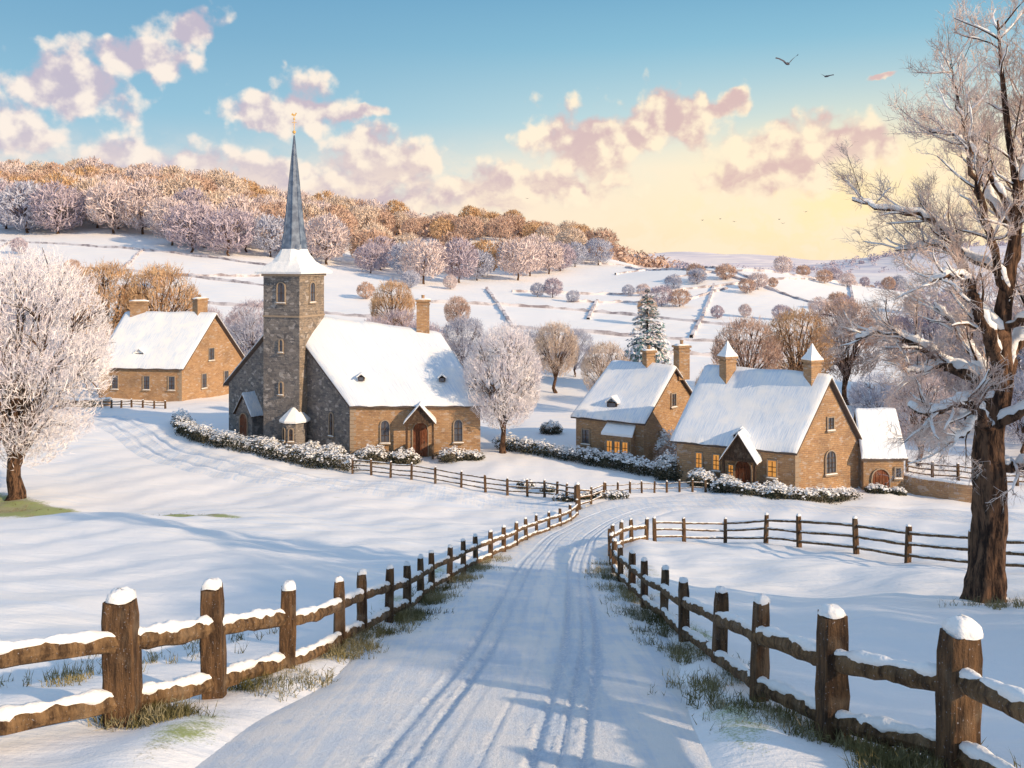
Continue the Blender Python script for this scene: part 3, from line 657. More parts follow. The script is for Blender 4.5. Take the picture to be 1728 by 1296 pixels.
FORMS=[broom(21,10,4.5,.14,24,110,1500,.022,.7,pf=4600,ps=.32,pw=.085,**kw),broom(22,10,3.9,.12,22,100,1400,.022,.7,pf=4200,ps=.32,pw=.085,**kw),broom(23,10,5.0,.12,26,110,1600,.022,.75,pf=5000,ps=.32,pw=.085,**kw),
 broom(24,10,3.5,.20,34,150,1400,.02,.7,hub=(.18,.30),pf=3800,ps=.30,pw=.075,lob=.08,inner=.62,tr=.024,fan=.22,side=2)]
MESH={}
def formmesh(i,m,forms,tag):
    key=(tag,i,m.name)
    if key not in MESH:
        (tv,tf),(cv,cf)=forms[i]
        a=mk("trunk",tv,tf,BARK); b=mk("crown",cv,cf,m); MESH[key]=(a.data,b.data); bpy.data.objects.remove(a); bpy.data.objects.remove(b)
    return MESH[key]
def vtree(label,x,y,h,m,i=None,group="frosted trees around the village"):
    i=rnd.randrange(3) if i is None else i; a,b=formmesh(i,m,FORMS,'v'); z=Hs(x,y)-.1
    e=bpy.data.objects.new("frosted_tree",None); COL.objects.link(e); e.location=(x,y,z); e.scale=(h/10,)*3; e.rotation_euler=(0,0,rnd.uniform(0,6.28)); e.empty_display_size=.3
    meta(e,label,"tree",group)
    for n,d in(("trunk",a),("crown",b)):
        o=bpy.data.objects.new(n,d); COL.objects.link(o); o.parent=e
G_="golden frosted round tree with bare fan branches"; W_="pale frosted bare tree in the valley"; Bl="bluish frosted bare tree behind the cottages"
for x,y,h,m in [(-44.2,97,12.4,F_GOLD),(-38.6,97.5,12.2,F_GOLD),(-53,107,11,F_COPPER),(-62,112,10,F_PINK),(-15.0,112,8.8,F_GOLD),(-7.5,122,5.5,F_COPPER)]: vtree(G_,x,y,h,m,3)
for x,y,h,m in [(4.3,88,7.2,F_CREAM),(8.0,76,6.4,F_CREAM),(19.8,75,8.8,F_COPPER),(25.0,78,9.3,F_GOLD),(30.8,82,10.0,F_COPPER),(20.5,135,4.6,F_GOLD),(16.5,72,5.0,F_CREAM)]: vtree(G_,x,y,h,m,3)
for x,y,h in [(-34.5,99,7),(-29.5,101,7.5),(-27,93,8),(-22,92,7.5),(-18,92,7),(-12,96,7.3),(-9,90,7),(-5.0,93,7.3),(0.5,84,5.2),(2.5,95,5.5),(-16,103,6),(6.8,96,5.0),(-51,92,8.5),(-57,90,8.5)]: vtree(W_,x,y,h+rnd.uniform(-.5,.5),rnd.choice([F_MAUVE,F_BLUE,F_MAUVE]))
for x,y,h in [(22.5,66,3.6),(28,68,4.6),(33.5,70,7),(36.5,71,8.5),(40,70,10.5),(45,72,12),(34.5,60,6),(40,62,9.5),(48,66,12),(39,82,10.5),(45,80,12),(52,78,13)]: vtree(Bl,x,y,h+rnd.uniform(-.4,.4),rnd.choice([F_BLUE,F_MAUVE,F_BLUE,F_PINK]))
vtree("slim bare frosted tree beside the wooden fence",25.8,56.2,6.3,F_PINK,3)
for x,y,h in [(17,6.5,9),(21,0,10)]: vtree("frosted tree beside the snowy lane",x,y,h,F_PINK)
HF=[broom(40+i,10,r,.04,8,0,160,.05,.8,side=2,k=3,fan=.35,tr=.02,pf=1700,ps=.62,pw=.16,lob=.12) for i,r in enumerate((5.0,5.6,4.6,5.3))]
HM={}
def hilltree(x,y,h,m,label,group):
    i=rnd.randrange(4); key=(i,m.name)
    if key not in HM:
        (tv,tf),(cv,cf)=HF[i]; nt=len(tf); V,F=join([(tv,tf),(cv,[tuple(a) for a in cf])])
        o=mk("hill",V,F,[BARK,m],mi=[0]*nt+[1]*(len(F)-nt)); HM[key]=o.data; bpy.data.objects.remove(o)
    o=bpy.data.objects.new("hillside_tree",HM[key]); COL.objects.link(o); o.location=(x,y,Hs(x,y)-.2); s=h/10; o.scale=(s*rnd.uniform(.95,1.15),s,s*rnd.uniform(.9,1.05)); o.rotation_euler=(0,0,rnd.uniform(0,6.28))
    meta(o,label,"tree",group)
front_x=[-260,-154,-100,-51,-20,5,30]; front_y=[300,256,224,196,184,200,240]
cnt=0; placed=[]; tries=0
while cnt<215 and tries<15000:
    tries+=1
    y=rnd.uniform(175,322); x=rnd.uniform(-.62*y,26)
    fy=np.interp(x,front_x,front_y)+7*math.sin(x*.11)
    depth=y-fy
    if depth<0: continue
    lim=75 if x<-50 else 34
    if depth>lim and y<290: continue
    if x>-35 and depth>8 and rnd.random()<.35: continue
    if any((x-a)**2+(y-b)**2<7.9**2 for a,b in placed): continue
    placed.append((x,y)); cnt+=1
    f=depth<16
    m=rnd.choice([F_BLUE,F_MAUVE,F_PINK,F_PINK]) if f else rnd.choice([F_PINK,F_COPPER,F_CREAM,F_COPPER,F_GOLD,F_CREAM])
    hilltree(x,y,rnd.uniform(12,15.5) if x<-90 else rnd.uniform(10.5,13.5) if x<-40 else rnd.uniform(7,10.5),m,"frosted rounded tree in the hillside wood","frosted trees in the hillside wood")
hr=[(6,166),(9,168),(13,163),(26,160),(30,162),(45,178),(49,181),(54,182),(70,200),(75,203),(60,160),(66,140),(92,165),(96,168),(-25,150),(-62,158),(-88,172),(-110,200),(110,215),(104,212),(-18,168),(-10,171),(84,235),(90,240),(96,243)]
for a,b,n in [((22,172),(48,196),6),((46,128),(72,138),5),((34,146),(60,152),5),((70,160),(96,182),5),((62,214),(104,222),6)]:
    for k in range(n):
        t=(k+rnd.random()*.6)/n; hr.append((a[0]+(b[0]-a[0])*t,a[1]+(b[1]-a[1])*t))
for x,y in hr:
    hilltree(x+rnd.uniform(-2,2),y+rnd.uniform(-2,2),rnd.uniform(2.4,4.8),rnd.choice([F_COPPER,F_MAUVE,F_BLUE,F_PINK]),"small frosted hedgerow tree on the snowy slope","hedgerow trees on the slopes")
def mass(name,label,pts,hh,m,per=16,s0=.16):
    P=[];N_=[]
    for x,y in pts:
        z=float(H0(x,y)); n=per; sc_=rnd.uniform(.55,1.25)
        d=unit(rs.normal(0,1,(n,3))); d[:,2]=np.abs(d[:,2])*1.1-.1; d=unit(d); P.append(np.array([x,y,z])+d*np.array([hh*.6,hh*.6,hh*.85])*sc_*rs.uniform(.75,1,(n,1))); N_.append(d)
    P=np.vstack(P); nn=unit(np.vstack(N_)+rs.normal(0,.35,P.shape)); n=len(P); X=unit(np.cross(nn,rs.normal(0,1,(n,3)))); Y=np.cross(nn,X); s=hh*s0*rs.uniform(.6,1.4,(n,1))
    V=np.stack([P-X*s,P+Y*s*.4,P+X*s,P-Y*s*.4],1).reshape(-1,3)
    o=mk(name,V,np.arange(4*n).reshape(-1,4),m); meta(o,label,"woodland",kind="stuff")
pts=[]
while len(pts)<800:
    x=rnd.uniform(-240,60); y=rnd.uniform(300,340)+(max(0,x)*.15); pts.append((x,y))
mass("ridge_woodland","dense frosted woodland along the hill crest",pts,6.5,F_COPPER,34)
pts=[]
for k in range(340):
    x=rnd.uniform(190,560); pts.append((x,800-.3*x+rnd.gauss(-8,13)))
for k in range(9):
    cx=rnd.uniform(190,480); cy=rnd.uniform(640,740)-.3*cx
    for _ in range(22): pts.append((cx+rnd.gauss(0,26),cy+rnd.gauss(0,4)))
mass("distant_woodland","pale purple distant woods across the valley hills",pts,5.5,F_MAUVE,18)  # mauve stands for haze here, put into the colour of the far woods
pts=[]
def hline(xa,ya,xb,yb,n=30):
    for _ in range(n):
        t=rnd.random()**1.1; pts.append((xa+(xb-xa)*t+rnd.gauss(0,1.2),ya+(yb-ya)*t+rnd.gauss(0,1.2)))
for l in [(70,250,150,262),(80,300,190,330),(60,345,120,350),(120,400,260,380),(150,470,300,440),(60,440,110,450),(90,225,120,205),(120,190,150,240),(58,226,66,262),(96,262,112,300),(130,300,150,345),(100,350,125,400),(160,345,250,352),(200,330,210,380),(40,215,52,262),(140,262,205,270),(170,400,185,450),(230,440,360,430),(100,500,200,520),(210,480,240,560),(250,560,420,520)]: hline(*l)
mass("valley_woodland","frosted hedgerow thickets in the wide valley",pts,2.6,F_MAUVE,20)
def fwall(P,h=.45,w=.3):
    S=spline(np.array(P,float),60); V=[]
    T=np.gradient(S,axis=0);T/=np.linalg.norm(T,axis=1)[:,None]
    for (x,y),(tx,ty) in zip(S,T):
        z=Hs(x,y); k=rnd.uniform(.5,1.25)
        for o,u in((-w,-.5),(-w*.8,h*k),(w*.8,h*k),(w,-.5)): V.append((x-ty*o,y+tx*o,z+u))
    F=[(i*4+j,i*4+j+1,i*4+j+5,i*4+j+4) for i in range(59) for j in range(3)]
    o=mk("field_wall",V,F,WALLM,base=(S[0][0],S[0][1],Hs(*S[0]))); meta(o,"dark drystone field wall crossing the snowy slope","wall","drystone field walls on the hill")
for P in [[(-130,190),(-80,176),(-35,158)],[(-20,152),(10,150),(40,138),(70,142)],[(-110,150),(-60,146),(-20,134)],[(0,128),(40,120),(75,130)],[(-170,240),(-90,206),(-45,185)],[(0,174),(50,188),(110,240)],
 [(-100,152),(-112,185),(-125,222)],[(-70,148),(-85,205)],[(-40,140),(-42,180)],[(0,129),(-5,176)],[(25,124),(42,185)],[(48,122),(78,205)],[(62,160),(30,235)],[(25,215),(90,290)],[(70,150),(120,230)],[(10,240),(60,262),(130,330)],[(-140,210),(-150,250)],[(80,112),(110,175)],
 [(-90,168),(-60,170),(-42,176)],[(-75,130),(-60,150)],[(10,162),(30,168),(44,182)],[(12,140),(16,166)],[(-30,118),(5,112),(40,108)],[(60,118),(100,150)],[(34,196),(64,206),(84,214)],[(52,190),(44,230)]]: fwall(P)
def leafcloud(name,label,cat,blobs,n,ls,dark=LEAF,group=None,snowk=.55,kind=None):
    b=np.array(blobs,float); vol=b[:,3]*b[:,4]*b[:,5]; idx=rs.choice(len(b),n,p=vol/vol.sum()); q=b[idx]
    d=unit(rs.normal(0,1,(n,3))); r=rs.uniform(.3,1,(n,1))**.5*(1+.12*np.sin(d[:,:1]*9+q[:,:1]*3)); P=q[:,:3]+d*q[:,3:6]*r
    nrm=unit(rs.normal(0,.6,(n,3))+d*.8+[0,0,.4]); X=unit(np.cross(nrm,rs.normal(0,1,(n,3)))); Y=np.cross(nrm,X); s=ls*rs.uniform(.6,1.5,(n,1))
    sn=((d[:,2]*r[:,0]+rs.normal(0,.13,n)+.3*np.sin(P[:,0]*5)*np.sin(P[:,1]*4+P[:,2]*5))>(1-snowk)-.25).astype(int)
    s=s*(1+.5*sn[:,None]); nz=np.where(sn[:,None]>0,unit(nrm+[0,0,1.2]),nrm); X=unit(np.cross(nz,rs.normal(0,1,(n,3)))); Y=np.cross(nz,X)
    V=np.stack([P-X*s,P+Y*s*.7,P+X*s,P-Y*s*.7],1).reshape(-1,3); F=np.arange(4*n).reshape(-1,4)
    base=(b[0,0],b[0,1],Hs(b[0,0],b[0,1])); o=mk(name,V,F,[dark,SNOW],base=base,mi=sn); meta(o,label,cat,group,kind); return o
def hedge(label,P,h,w,n=4500,ls=.07,name="hedge"):
    S=spline(np.array(P,float),max(10,int(len(P)*9))); bl=[]
    for x,y in S: z=Hs(x,y); bl.append((x+rnd.uniform(-.15,.15),y+rnd.uniform(-.15,.15),z+h*.4*rnd.uniform(.8,1.1),w*rnd.uniform(.8,1.15),w*rnd.uniform(.8,1.1),h*.62*rnd.uniform(.8,1.2)))
    return leafcloud(name,label,"hedge",bl,n,ls,snowk=.34)
hedge("clipped dark hedge capped with snow curving round the church",[(-26.8,72),(-24.5,67),(-20.5,62.5),(-15,58.6),(-10.2,56.0)],1.15,.75,17000,.055)
hedge("long low snow covered hedge in front of cottage garden",[(-.6,62.4),(3,59.6),(6.4,56.6),(9.2,53.9)],1.0,.7,12000,.052)
hedge("snowy garden shrubs along the cottage wall",[(11.3,49.9),(13.2,48.2),(15.8,47.8),(18.5,48.8)],.7,.6,9000,.05)
hedge("low snowy bank of shrubs by the field corner",[(2.6,47.8),(4.2,48.6),(6,48.6)],.45,.45,2500,.05)
def bush(x,y,r,h,label="rounded snow covered garden bush",dark=LEAF):
    z=Hs(x,y); bl=[(x,y,z+h*.4,r,r,h*.6),(x-r*.6,y,z+h*.3,r*.6,r*.6,h*.45),(x+r*.6,y-.1,z+h*.3,r*.6,r*.6,h*.42)]
    leafcloud("bush",label,"bush",bl,int(1800*r*h+700),.05,dark=dark,group="snow covered garden bushes",snowk=.38)
for x,y,r,h in [(-9.2,58.9,1.1,1.1),(-7.1,58.9,.95,1.0),(-3.9,58.9,1.0,.9),(-2.6,58.7,.7,.6),(-12,59.3,.9,1.0),(-13.6,60.3,.7,.9),(9.4,53.2,.8,1.7),(10.9,51.0,.8,1.0),(12.2,50.3,.6,.9),(14.6,49.4,.7,.8),(7.4,57.6,.5,.8),(5.2,59.2,.7,.8),(6.0,58.4,.5,.6),(20.6,50.2,.6,.5),(21.8,50.3,.45,.4),(3.0,68,.8,1.0),(-16.8,62.0,.7,.9),(.8,51.5,.5,.5),(2.0,50.4,.4,.4)]: bush(x,y,r,h)
bush(10.2,58.0,.8,2.4,"tall frosted climbing shrub against the cottage gable",F_COPPER)
def conifer(x,y,h,r,label):
    z=Hs(x,y); T=Thing("fir_tree",label,"tree",(x,y,z))
    v,f=tube([(x,y,z-.2),(x,y,z+h*.5),(x,y,z+h*.97)],[h*.025,h*.015,.02],6); T.add("trunk",v,f,BARK)
    P=[];sn=[]
    for k in range(20):
        t=k/19; zz=h*(.08+.9*t); R_=r*(1-t)**.75+.18; nb=int(13*(1-t)+7)
        for b in range(nb):
            a=rnd.uniform(0,6.28); m=int(38*(1-t)+18); q=rs.uniform(0,1,m)**.55; lenb=R_*rnd.uniform(.85,1.12)
            px=np.cos(a+rs.normal(0,.24,m))*q*lenb; py=np.sin(a+rs.normal(0,.24,m))*q*lenb; pz=zz-q*lenb*.3+rs.normal(0,.07,m)*h/8; P.append(np.stack([x+px,y+py,z+pz],1)); sn.append(rs.uniform(0,1,m)<.62)
    P=np.vstack(P); sn=np.concatenate(sn).astype(int); n=len(P); nr=unit(rs.normal(0,.35,(n,3))+[0,0,.4]+unit(P-[x,y,z+h*.35])*1.1); X=unit(np.cross(nr,rs.normal(0,1,(n,3)))); Y=np.cross(nr,X); s=h*.02*rs.uniform(.6,1.4,(n,1))
    P[:,2]+=sn*.06
    V=np.stack([P-X*s,P+Y*s*.5,P+X*s,P-Y*s*.5],1).reshape(-1,3); T.add("crown",V,np.arange(4*n).reshape(-1,4),[CONIF,F_WHITE],mi=sn)
conifer(13.4,88,10.4,3.1,"tall snow laden fir tree rising above the cottages")
# ---- old tree beside the paddock fence
hx,hy=8.9,16.6; hz=Hs(hx,hy)-.1; K=16.6/1500
T=Thing("old_oak_tree","gnarled old tree with snow laden boughs and frosted twigs","tree",(hx,hy,hz))
big=[];fine=[];snw=[];tips=[];R=np.random.RandomState(5)
def limb(P,r0,r1,k=10,lump=.12):
    n=max(8,len(P)*5); S=spline(np.array(P,float),n); S[1:-1]+=R.normal(0,.022,(n-2,3)); rr=np.linspace(r0,r1,n)*R.uniform(.88,1.14,n); big.append(tube(S,rr,k,True,lump))
    return S,rr
def addsnow(S,rr,big_=False):
    T_=unit(np.gradient(S,axis=0)); run=[]
    for i in range(len(S)):
        ok=abs(T_[i,2])<.92 and R.rand()<.96
        if ok: run.append(i)
        if (not ok or i==len(S)-1):
            if len(run)>=3:
                Q=S[run].copy(); q=rr[run]; e=.046 if big_ else .016; Q[:,2]+=q*.72+e*.8; rad=(q*.76+e)*R.uniform(.7,1.2,len(run)); rad[0]*=.4;rad[-1]*=.4
                snw.append(tube(Q,rad,7,True,.1,.85))
            run=[]
def grow(p,d,L,r,lv):
    n=5; P=[p]; dd=d.copy()
    for i in range(n-1):
        dd=unit(dd+R.normal(0,.17,3)+np.array([0,0,.04])); P.append(P[-1]+dd*L/(n-1))
    P=np.array(P); rr=np.linspace(r,max(.003,r*.3),n)
    (big if lv<=1 else fine).append(tube(P,rr,6 if lv<=1 else 3,False,.05 if lv<2 else 0))
    if lv<=1: addsnow(P,rr)
    if lv>=2: tips.append(P[1:])
    if lv>=3: return
    for c in range([7,6,5][lv]):
        t=R.uniform(.2,1); i=min(n-2,int(t*(n-1))); q=P[i]+(P[i+1]-P[i])*(t*(n-1)-i)
        sd=unit(np.cross(dd,R.normal(0,1,3))); cd_=unit(unit(P[i+1]-P[i])*1.0+sd*R.uniform(.5,1.05)+np.array([0,0,.12])); grow(q,cd_,L*R.uniform(.42,.66)*(1.1-.35*t),max(.004,r*.45),lv+1)
def pl(L_): return [(hx+a*K,hy+c*K,hz+b*K) for a,b,c in L_]
tr=pl([(-2,-12,0),(-4,30,0),(4,110,6),(0,200,-6),(4,290,5),(18,370,-5),(26,470,8),(34,560,0),(44,680,-10),(36,800,6),(22,900,0),(10,985,-10)])
S=spline(np.array(tr,float),60); tt=np.linspace(0,1,60); rr=np.interp(tt,[0,.03,.08,.16,.3,.42,.6,.8,1],[.50,.39,.32,.29,.27,.21,.13,.06,.015])
kk=22; tv,tf=tube(S,rr,kk,True,.075)
tv=tv.reshape(60,kk,3)
for i in range(60):
    for j in range(kk):
        fl=(.12*math.sin(j*5*2*math.pi/kk+1+.05*i)+.06*math.sin(j*9*2*math.pi/kk+.11*i))*(1+2.2*math.exp(-i/2.0)); tv[i,j]=S[i]+(tv[i,j]-S[i])*(1+fl)
big.append((tv.reshape(-1,3),tf))
limbs=[([(4,235,0),(38,240,-15),(66,252,-30),(100,285,-40)],.12,.03),
([(2,300,0),(-22,318,-20),(-60,350,-50),(-90,352,-70),(-140,338,-80),(-170,350,-80)],.15,.02),
([(10,330,0),(-20,385,20),(-60,405,40),(-100,440,60),(-150,452,90),(-185,440,100)],.16,.02),
([(18,390,0),(-10,440,-30),(-45,500,-50),(-62,540,-60),(-105,560,-80),(-140,545,-90)],.15,.02),
([(24,450,0),(-20,520,20),(-32,600,40),(-70,650,50),(-130,668,60),(-200,690,80)],.12,.014),
([(30,520,0),(0,600,-20),(-40,700,-40),(-60,770,-50),(-85,840,-60)],.09,.012),
([(16,350,0),(50,420,20),(85,480,30),(110,560,50),(140,640,60)],.15,.02),
([(28,500,0),(60,590,30),(80,690,50),(90,790,50),(80,880,40)],.10,.012),
([(40,620,0),(10,720,40),(0,800,60),(-20,880,70),(-30,930,70)],.07,.01),
([(4,300,0),(40,350,-60),(60,400,-110)],.12,.02),
([(8,330,0),(30,380,70),(20,450,140),(-10,500,170)],.12,.02),
([(-30,330,-25),(-65,300,-50),(-110,285,-60)],.065,.012),
([(-60,405,40),(-95,390,30),(-140,395,20)],.06,.012),
([(44,690,0),(70,780,-30),(80,870,-40),(60,960,-40)],.06,.01),
([(30,560,0),(-10,590,60),(-50,610,90),(-110,600,110)],.08,.012),
([(42,650,0),(-10,740,-10),(-60,785,-20),(-110,800,-20)],.06,.01),
([(26,470,0),(70,500,-40),(120,520,-70)],.08,.014)]
for P,r0,r1 in limbs:
    S_,rr=limb(pl(P),r0,r1); addsnow(S_,rr,True); Lt=np.linalg.norm(np.diff(S_,axis=0),axis=1).sum(); n=int(Lt*4.2)+4
    for i in range(n):
        t=R.uniform(.28,1.0); j=min(len(S_)-2,int(t*(len(S_)-1))); tg=unit(S_[j+1]-S_[j]); sd=unit(np.cross(tg,R.normal(0,1,3))); d=unit(tg*.9+sd*R.uniform(.5,1.0)+np.array([0,0,.22]))
        grow(S_[j],d,R.uniform(.5,1.0),max(.009,min(.04,rr[j]*.32)),1)
for i in range(24):
    t=R.uniform(.62,1); j=min(58,int(t*59)); sd=unit(R.normal(0,1,3)*[1,1,.2]); grow(S[j],unit(np.array([0,0,.7])+sd),R.uniform(.6,1.15),.02,1)
T.add("trunk",*join(big),BARK,smooth=True); T.add("snow",*join(snw),SNOW,smooth=True)
tp=np.vstack(tips); sel=R.choice(len(tp),min(len(tp),15000),replace=False); tp=tp[sel]; cen_=np.array([hx,hy,hz+5.2])
Dv=unit(unit(tp-cen_)+R.normal(0,.5,tp.shape)); tvv,tff=blades(tp,Dv,R.uniform(.12,.30,(len(tp),1)),.0042,2,R)
fv,ff=join(fine); V,F=join([(fv,ff),(tvv,[tuple(a) for a in tff])]); T.add("crown",V,F,F_TWIG)
# ---------------------------------------------------------------- grass tufts
P=[]
def tufts(path,n,spread,hs=1):
    S_=spline(np.array(path,float),300)
    for _ in range(n):
        q=S_[int(rnd.random()**1.6*299)]; x=q[0]+rnd.gauss(0,spread);y=q[1]+rnd.gauss(0,spread*.6)
        if math.sin(x*3+y*2.1)+math.sin(y*3.7)<-.2: continue
        z=Hs(x,y)
        for k in range(7): P.append((x+rnd.gauss(0,.04),y+rnd.gauss(0,.04),z-.01,rnd.uniform(.06,.22)*hs))
off=lambda Q,dx:[(a+dx,b) for a,b in Q]
tufts(off(LF[1:14],.2),2400,.24); tufts(off(RF[1:12],-.22),2100,.24); tufts([(5.5,8),(8,10),(9,12)],60,.6); tufts([(-6,10),(-4.8,12),(-4,15)],160,.35)
tufts([(-31,47),(-26,45.6),(-20,42.1),(-14,38.6)],500,.8,.5); tufts([(8.3,15.6),(8.9,15.5),(9.6,15.8)],70,.3)
P=np.array(P); Dv=unit(rs.normal(0,.38,(len(P),3))+[0,0,1]); v,f=blades(P[:,:3],Dv,P[:,3:4],.006,1)
o=mk("grass",v,f,GRASSM); meta(o,"frosted dry grass tufts along fences","grass",kind="stuff")
def swall(label,P,h,w):
    S_=spline(np.array(P,float),40); V=[];T_=np.gradient(S_,axis=0);T_/=np.linalg.norm(T_,axis=1)[:,None]
    for (x,y),(tx,ty) in zip(S_,T_):
        z=Hs(x,y)
        for o_,u in((-w,-.3),(-w,h),(w,h),(w,-.3)): V.append((x-ty*o_,y+tx*o_,z+u*(1+rnd.uniform(-.04,.04))))
    F=[(i*4+j,i*4+j+1,i*4+j+5,i*4+j+4) for i in range(39) for j in range(3)]+[(0,1,2,3),(159,158,157,156)]
    T=Thing("stone_wall",label,"wall",(S_[0][0],S_[0][1],Hs(*S_[0]))); wo=T.add("masonry",V,F,STONE); fixn(wo,True)
    v,f=tube([(x,y,Hs(x,y)+h+.02) for x,y in S_],w*1.15,8,True,.1,.5); T.add("snow_coping",v,f,SNOW,smooth=True)
swall("curving low stone wall beside the outbuilding",[(22.55,51.4),(23.6,50.2),(24.6,49),(26.2,48.4)],.95,.18)
swall("snow topped stone garden wall near the farmhouse",[(-44,82.5),(-40,81),(-36.5,80.8)],.6,.22)
# ---------------------------------------------------------------- birds
def bird(x,y,z,s,yaw,up):
    def R2(a,b,c): return (x+s*(a*math.cos(yaw)-b*math.sin(yaw)),y+s*(a*math.sin(yaw)+b*math.cos(yaw)),z+s*c)
    bx=[(-.42,.02),(-.3,.07),(-.1,.12),(.12,.12),(.25,.08),(.33,.07),(.42,.0)]
    v,f=tube([R2(a,0,.02*math.sin(a*4)) for a,_ in bx],[max(.004,r)*s for _,r in bx],8)
    T=Thing("flying_bird","dark bird flying with outstretched wings in the sky","bird",(x,y,z),"birds flying over the valley")
    tail=[R2(-.3,-.03,0),R2(-.66,-.15,-.05),R2(-.6,0,0),R2(-.66,.15,.05),R2(-.3,.03,0)]
    v2,f2=join([(v,f),(np.array(tail),[(0,1,2,3,4)])]); T.add("body",v2,f2,BIRD,smooth=False)
    for sg in(-1,1):
        st=[(.16,-.16,.05,0),(.24,-.16,.35,.22*up),(.12,-.20,.7,.36*up),(-.14,-.2,.98,.42*up)]
        V=[]
        for a,b,o_,zz in st: V+=[R2(a,sg*o_,zz),R2(b,sg*o_,zz-.14)]
        T.add("wing",V,[(0,1,3,2),(2,3,5,4),(4,5,7,6)],BIRD)
bird(18.6,60,26.3,.8,.9,1.6); bird(28.3,80,29.6,.72,1.9,.7)
for a in[(42.8,22.1),(46.8,22.4),(50.1,21.8),(60.1,22.3),(66,24),(3.5,27),(61,21.4)]: bird(a[0],200,a[1],.45,rnd.uniform(.8,2.4),.8)
# ---------------------------------------------------------------- sun + sky
el=math.radians(23); hdir=Vector((.83,-.56,0)).normalized(); sd=Vector((hdir.x*math.cos(el),hdir.y*math.cos(el),math.sin(el)))
L=bpy.data.lights.new("sun",'SUN'); L.energy=5.0; L.angle=math.radians(.8); L.color=(1,.75,.48)
lo=bpy.data.objects.new("sun",L); COL.objects.link(lo); lo.rotation_euler=sd.to_track_quat('Z','Y').to_euler(); lo.location=(40,-30,40)
w=bpy.data.worlds.new("World"); sc.world=w; w.use_nodes=True; N=NT(w.node_tree); bg=w.node_tree.nodes['Background']
try: w.cycles.sampling_method='MANUAL'; w.cycles.sample_map_resolution=256
except Exception as e: print(e)
tc=N.new('ShaderNodeTexCoord'); sp=N.new('ShaderNodeSeparateXYZ'); N.l.new(tc.outputs['Generated'],sp.inputs[0]); X,Y,Z=sp.outputs
az=N.m('MULTIPLY',N.m('ARCTAN2',X,Y),57.2958)
hyp=N.m('SQRT',N.m('ADD',N.m('MULTIPLY',X,X),N.m('MULTIPLY',Y,Y)))
ele=N.m('MULTIPLY',N.m('ARCTAN2',Z,hyp),57.2958)
def ramp(stops):
    r=N.new('ShaderNodeValToRGB'); e=r.color_ramp.elements
    e[0].position=stops[0][0]; e[0].color=(*stops[0][1],1); e[1].position=stops[-1][0]; e[1].color=(*stops[-1][1],1)
    for p,c in stops[1:-1]: q=e.new(p); q.color=(*c,1)
    N.l.new(N.m('DIVIDE',ele,90.0,clamp=True),r.inputs[0]); return r.outputs[0]
cool=ramp([(0,(.86,.70,.62)),(.03,(.76,.70,.67)),(.065,(.46,.62,.70)),(.10,(.29,.53,.68)),(.15,(.20,.42,.60)),(.19,(.15,.36,.56)),(.4,(.30,.44,.65)),(1,(.32,.45,.67))])
warm=ramp([(0,(.98,.78,.54)),(.03,(1.0,.83,.60)),(.065,(.92,.86,.70)),(.10,(.52,.70,.73)),(.15,(.26,.52,.67)),(.19,(.17,.40,.59)),(.4,(.30,.44,.65)),(1,(.32,.45,.67))])
wf=N.m('SUBTRACT',1.0,N.m('MULTIPLY',N.m('ABSOLUTE',N.m('SUBTRACT',az,19.0)),1/44),clamp=True); wf=N.ss(wf,0,.9)
sky=N.mix(wf,cool,warm)
g1=N.m('POWER',N.m('DIVIDE',N.m('SUBTRACT',az,23.0),12.0),2.0); g2=N.m('POWER',N.m('DIVIDE',N.m('SUBTRACT',ele,4.0),4.5),2.0)
glow=N.m('EXPONENT',N.m('MULTIPLY',N.m('ADD',g1,g2),-1.0)); sky=N.mix(N.m('MULTIPLY',glow,.8),sky,(1.12,.86,.45))
nis=N.new('ShaderNodeTexSky',sky_type='NISHITA'); nis.sun_disc=False; nis.sun_elevation=el; nis.sun_rotation=math.atan2(hdir.x,hdir.y); nis.dust_density=1.5
def addn(c):
    a=N.new('ShaderNodeVectorMath',operation='MULTIPLY_ADD'); N.l.new(nis.outputs[0],a.inputs[0]); a.inputs[1].default_value=(.006,.006,.006); N.l.new(c,a.inputs[2]); return a.outputs[0]
cv=N.new('ShaderNodeCombineXYZ'); N.l.new(az,cv.inputs[0]); N.l.new(ele,cv.inputs[1])
ns=N.new('ShaderNodeTexNoise'); N.l.new(cv.outputs[0],ns.inputs['Vector']); ns.inputs['Scale'].default_value=.36; ns.inputs['Detail'].default_value=4
dv=N.new('ShaderNodeVectorMath',operation='SUBTRACT'); N.l.new(ns.outputs['Color'],dv.inputs[0]); dv.inputs[1].default_value=(.5,.5,.5)
ds=N.new('ShaderNodeVectorMath',operation='SCALE'); N.l.new(dv.outputs[0],ds.inputs[0]); ds.inputs['Scale'].default_value=3.0
pa=N.new('ShaderNodeVectorMath',operation='ADD'); N.l.new(cv.outputs[0],pa.inputs[0]); N.l.new(ds.outputs[0],pa.inputs[1])
s2=N.new('ShaderNodeSeparateXYZ'); N.l.new(pa.outputs[0],s2.inputs[0]); PX,PY,_=s2.outputs
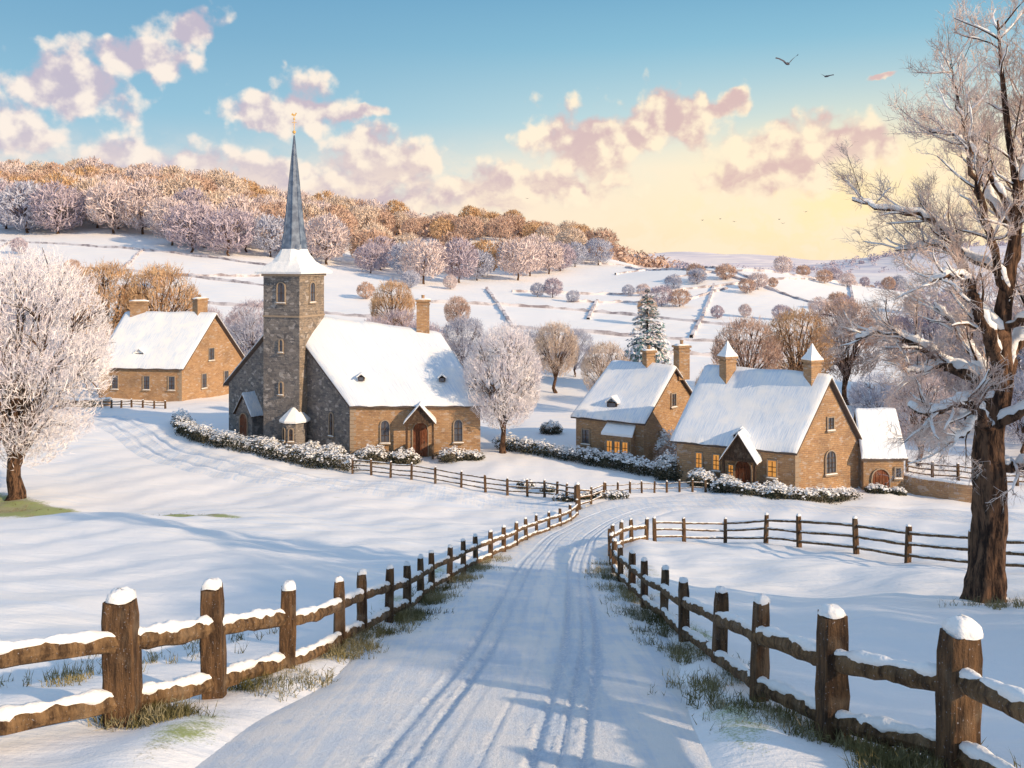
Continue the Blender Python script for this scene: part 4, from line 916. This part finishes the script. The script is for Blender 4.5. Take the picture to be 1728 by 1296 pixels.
clouds=[(-26.2,10.0,4.0,2.2),(-22.8,12.0,3.4,1.3),(-19.8,13.8,2.3,1.4),(-29.4,7.4,2.4,2.2),(-15.8,9.4,2.8,1.5),(-12.8,10.0,3.0,2.1),(-9.8,9.3,2,.7),
(4.6,7.8,4.6,2.7),(7.5,8.0,3.2,1.7),(10.2,9.0,3.6,2.4),(13.0,9.4,2.4,.9),(17.8,6.6,4.6,2.8),(15.0,5.2,3.4,1.7),(20.8,7.0,3.0,2.0),(-8.1,6.2,4.6,2.6),(-21.9,5.4,5.4,2.1),(-15.5,5.3,4,1.6),(-2.0,4.4,6,2.0),(-9.5,3.8,8,2.2),(3.2,4.8,5,1.5),(22.6,10.7,1.0,.25),(-27,3.5,5,1.6)]
fld=None
for a,b,c,d in clouds:
    e=N.m('ADD',N.m('POWER',N.m('MULTIPLY',N.m('SUBTRACT',PX,a),1/c),2.0),N.m('POWER',N.m('MULTIPLY',N.m('SUBTRACT',PY,b),1/d),2.0))
    v=N.m('SUBTRACT',1.0,N.m('SQRT',e)); fld=v if fld is None else N.m('SMOOTH_MAX',fld,v,.2)
def fb(off,sc_=.55,det=5):
    o=N.new('ShaderNodeVectorMath',operation='ADD'); N.l.new(cv.outputs[0],o.inputs[0]); o.inputs[1].default_value=off
    return N.noise(o.outputs[0],sc_,det,.5)
n1=fb((0,0,3)); n2=fb((.5,.75,3)); puff=N.new('ShaderNodeTexVoronoi',feature='SMOOTH_F1'); N.l.new(pa.outputs[0],puff.inputs['Vector']); puff.inputs['Scale'].default_value=.75; puff.inputs['Smoothness'].default_value=.5
pf=N.m('SUBTRACT',.5,puff.outputs['Distance'])
dens=N.m('ADD',fld,N.m('ADD',N.m('MULTIPLY',N.m('SUBTRACT',n1,.46),1.7),N.m('MULTIPLY',pf,.7)))
alpha=N.ss(dens,.02,.50)
lightf=N.m('ADD',N.m('MULTIPLY',N.m('SUBTRACT',n1,n2),3.0),N.m('ADD',N.m('MULTIPLY',pf,.9),N.m('ADD',.46,N.m('MULTIPLY',N.m('SUBTRACT',.45,fld),.55))))
lightf=N.ss(lightf,.12,.95)
ccold=N.mix(lightf,(.56,.49,.58),(1.0,.87,.76)); cwarm=N.mix(lightf,(.72,.50,.47),(1.05,.88,.64))
cc=N.mix(wf,ccold,cwarm)
sky2=N.mix(N.m('MULTIPLY',alpha,.94),sky,cc)
veil=N.noise(N.scale(pa.outputs[0],(.14,.40,1)),1,5,.58); vf=N.m('MULTIPLY',N.ss(veil,.36,.60),N.m('SUBTRACT',1.0,N.ss(ele,3.5,8.5)))
sky2=N.mix(N.m('MULTIPLY',vf,.8),sky2,N.mix(wf,(.94,.78,.68),(1.02,.85,.62)))
N.l.new(addn(sky),bg.inputs[0]); bg.inputs[1].default_value=1.0
bg2=N.new('ShaderNodeBackground'); N.l.new(addn(sky2),bg2.inputs[0])
# clouds only occupy the low band of sky over the valley; elsewhere the sky is clear
zone=N.m('MULTIPLY',N.m('MULTIPLY',N.m('LESS_THAN',ele,17.5),N.m('GREATER_THAN',ele,-1.0)),N.m('LESS_THAN',N.m('ABSOLUTE',az),50.0))
ms=N.new('ShaderNodeMixShader'); N.l.new(zone,ms.inputs[0]); N.l.new(bg.outputs[0],ms.inputs[1]); N.l.new(bg2.outputs[0],ms.inputs[2])
N.l.new(ms.outputs[0],w.node_tree.nodes['World Output'].inputs[0])
print("done")
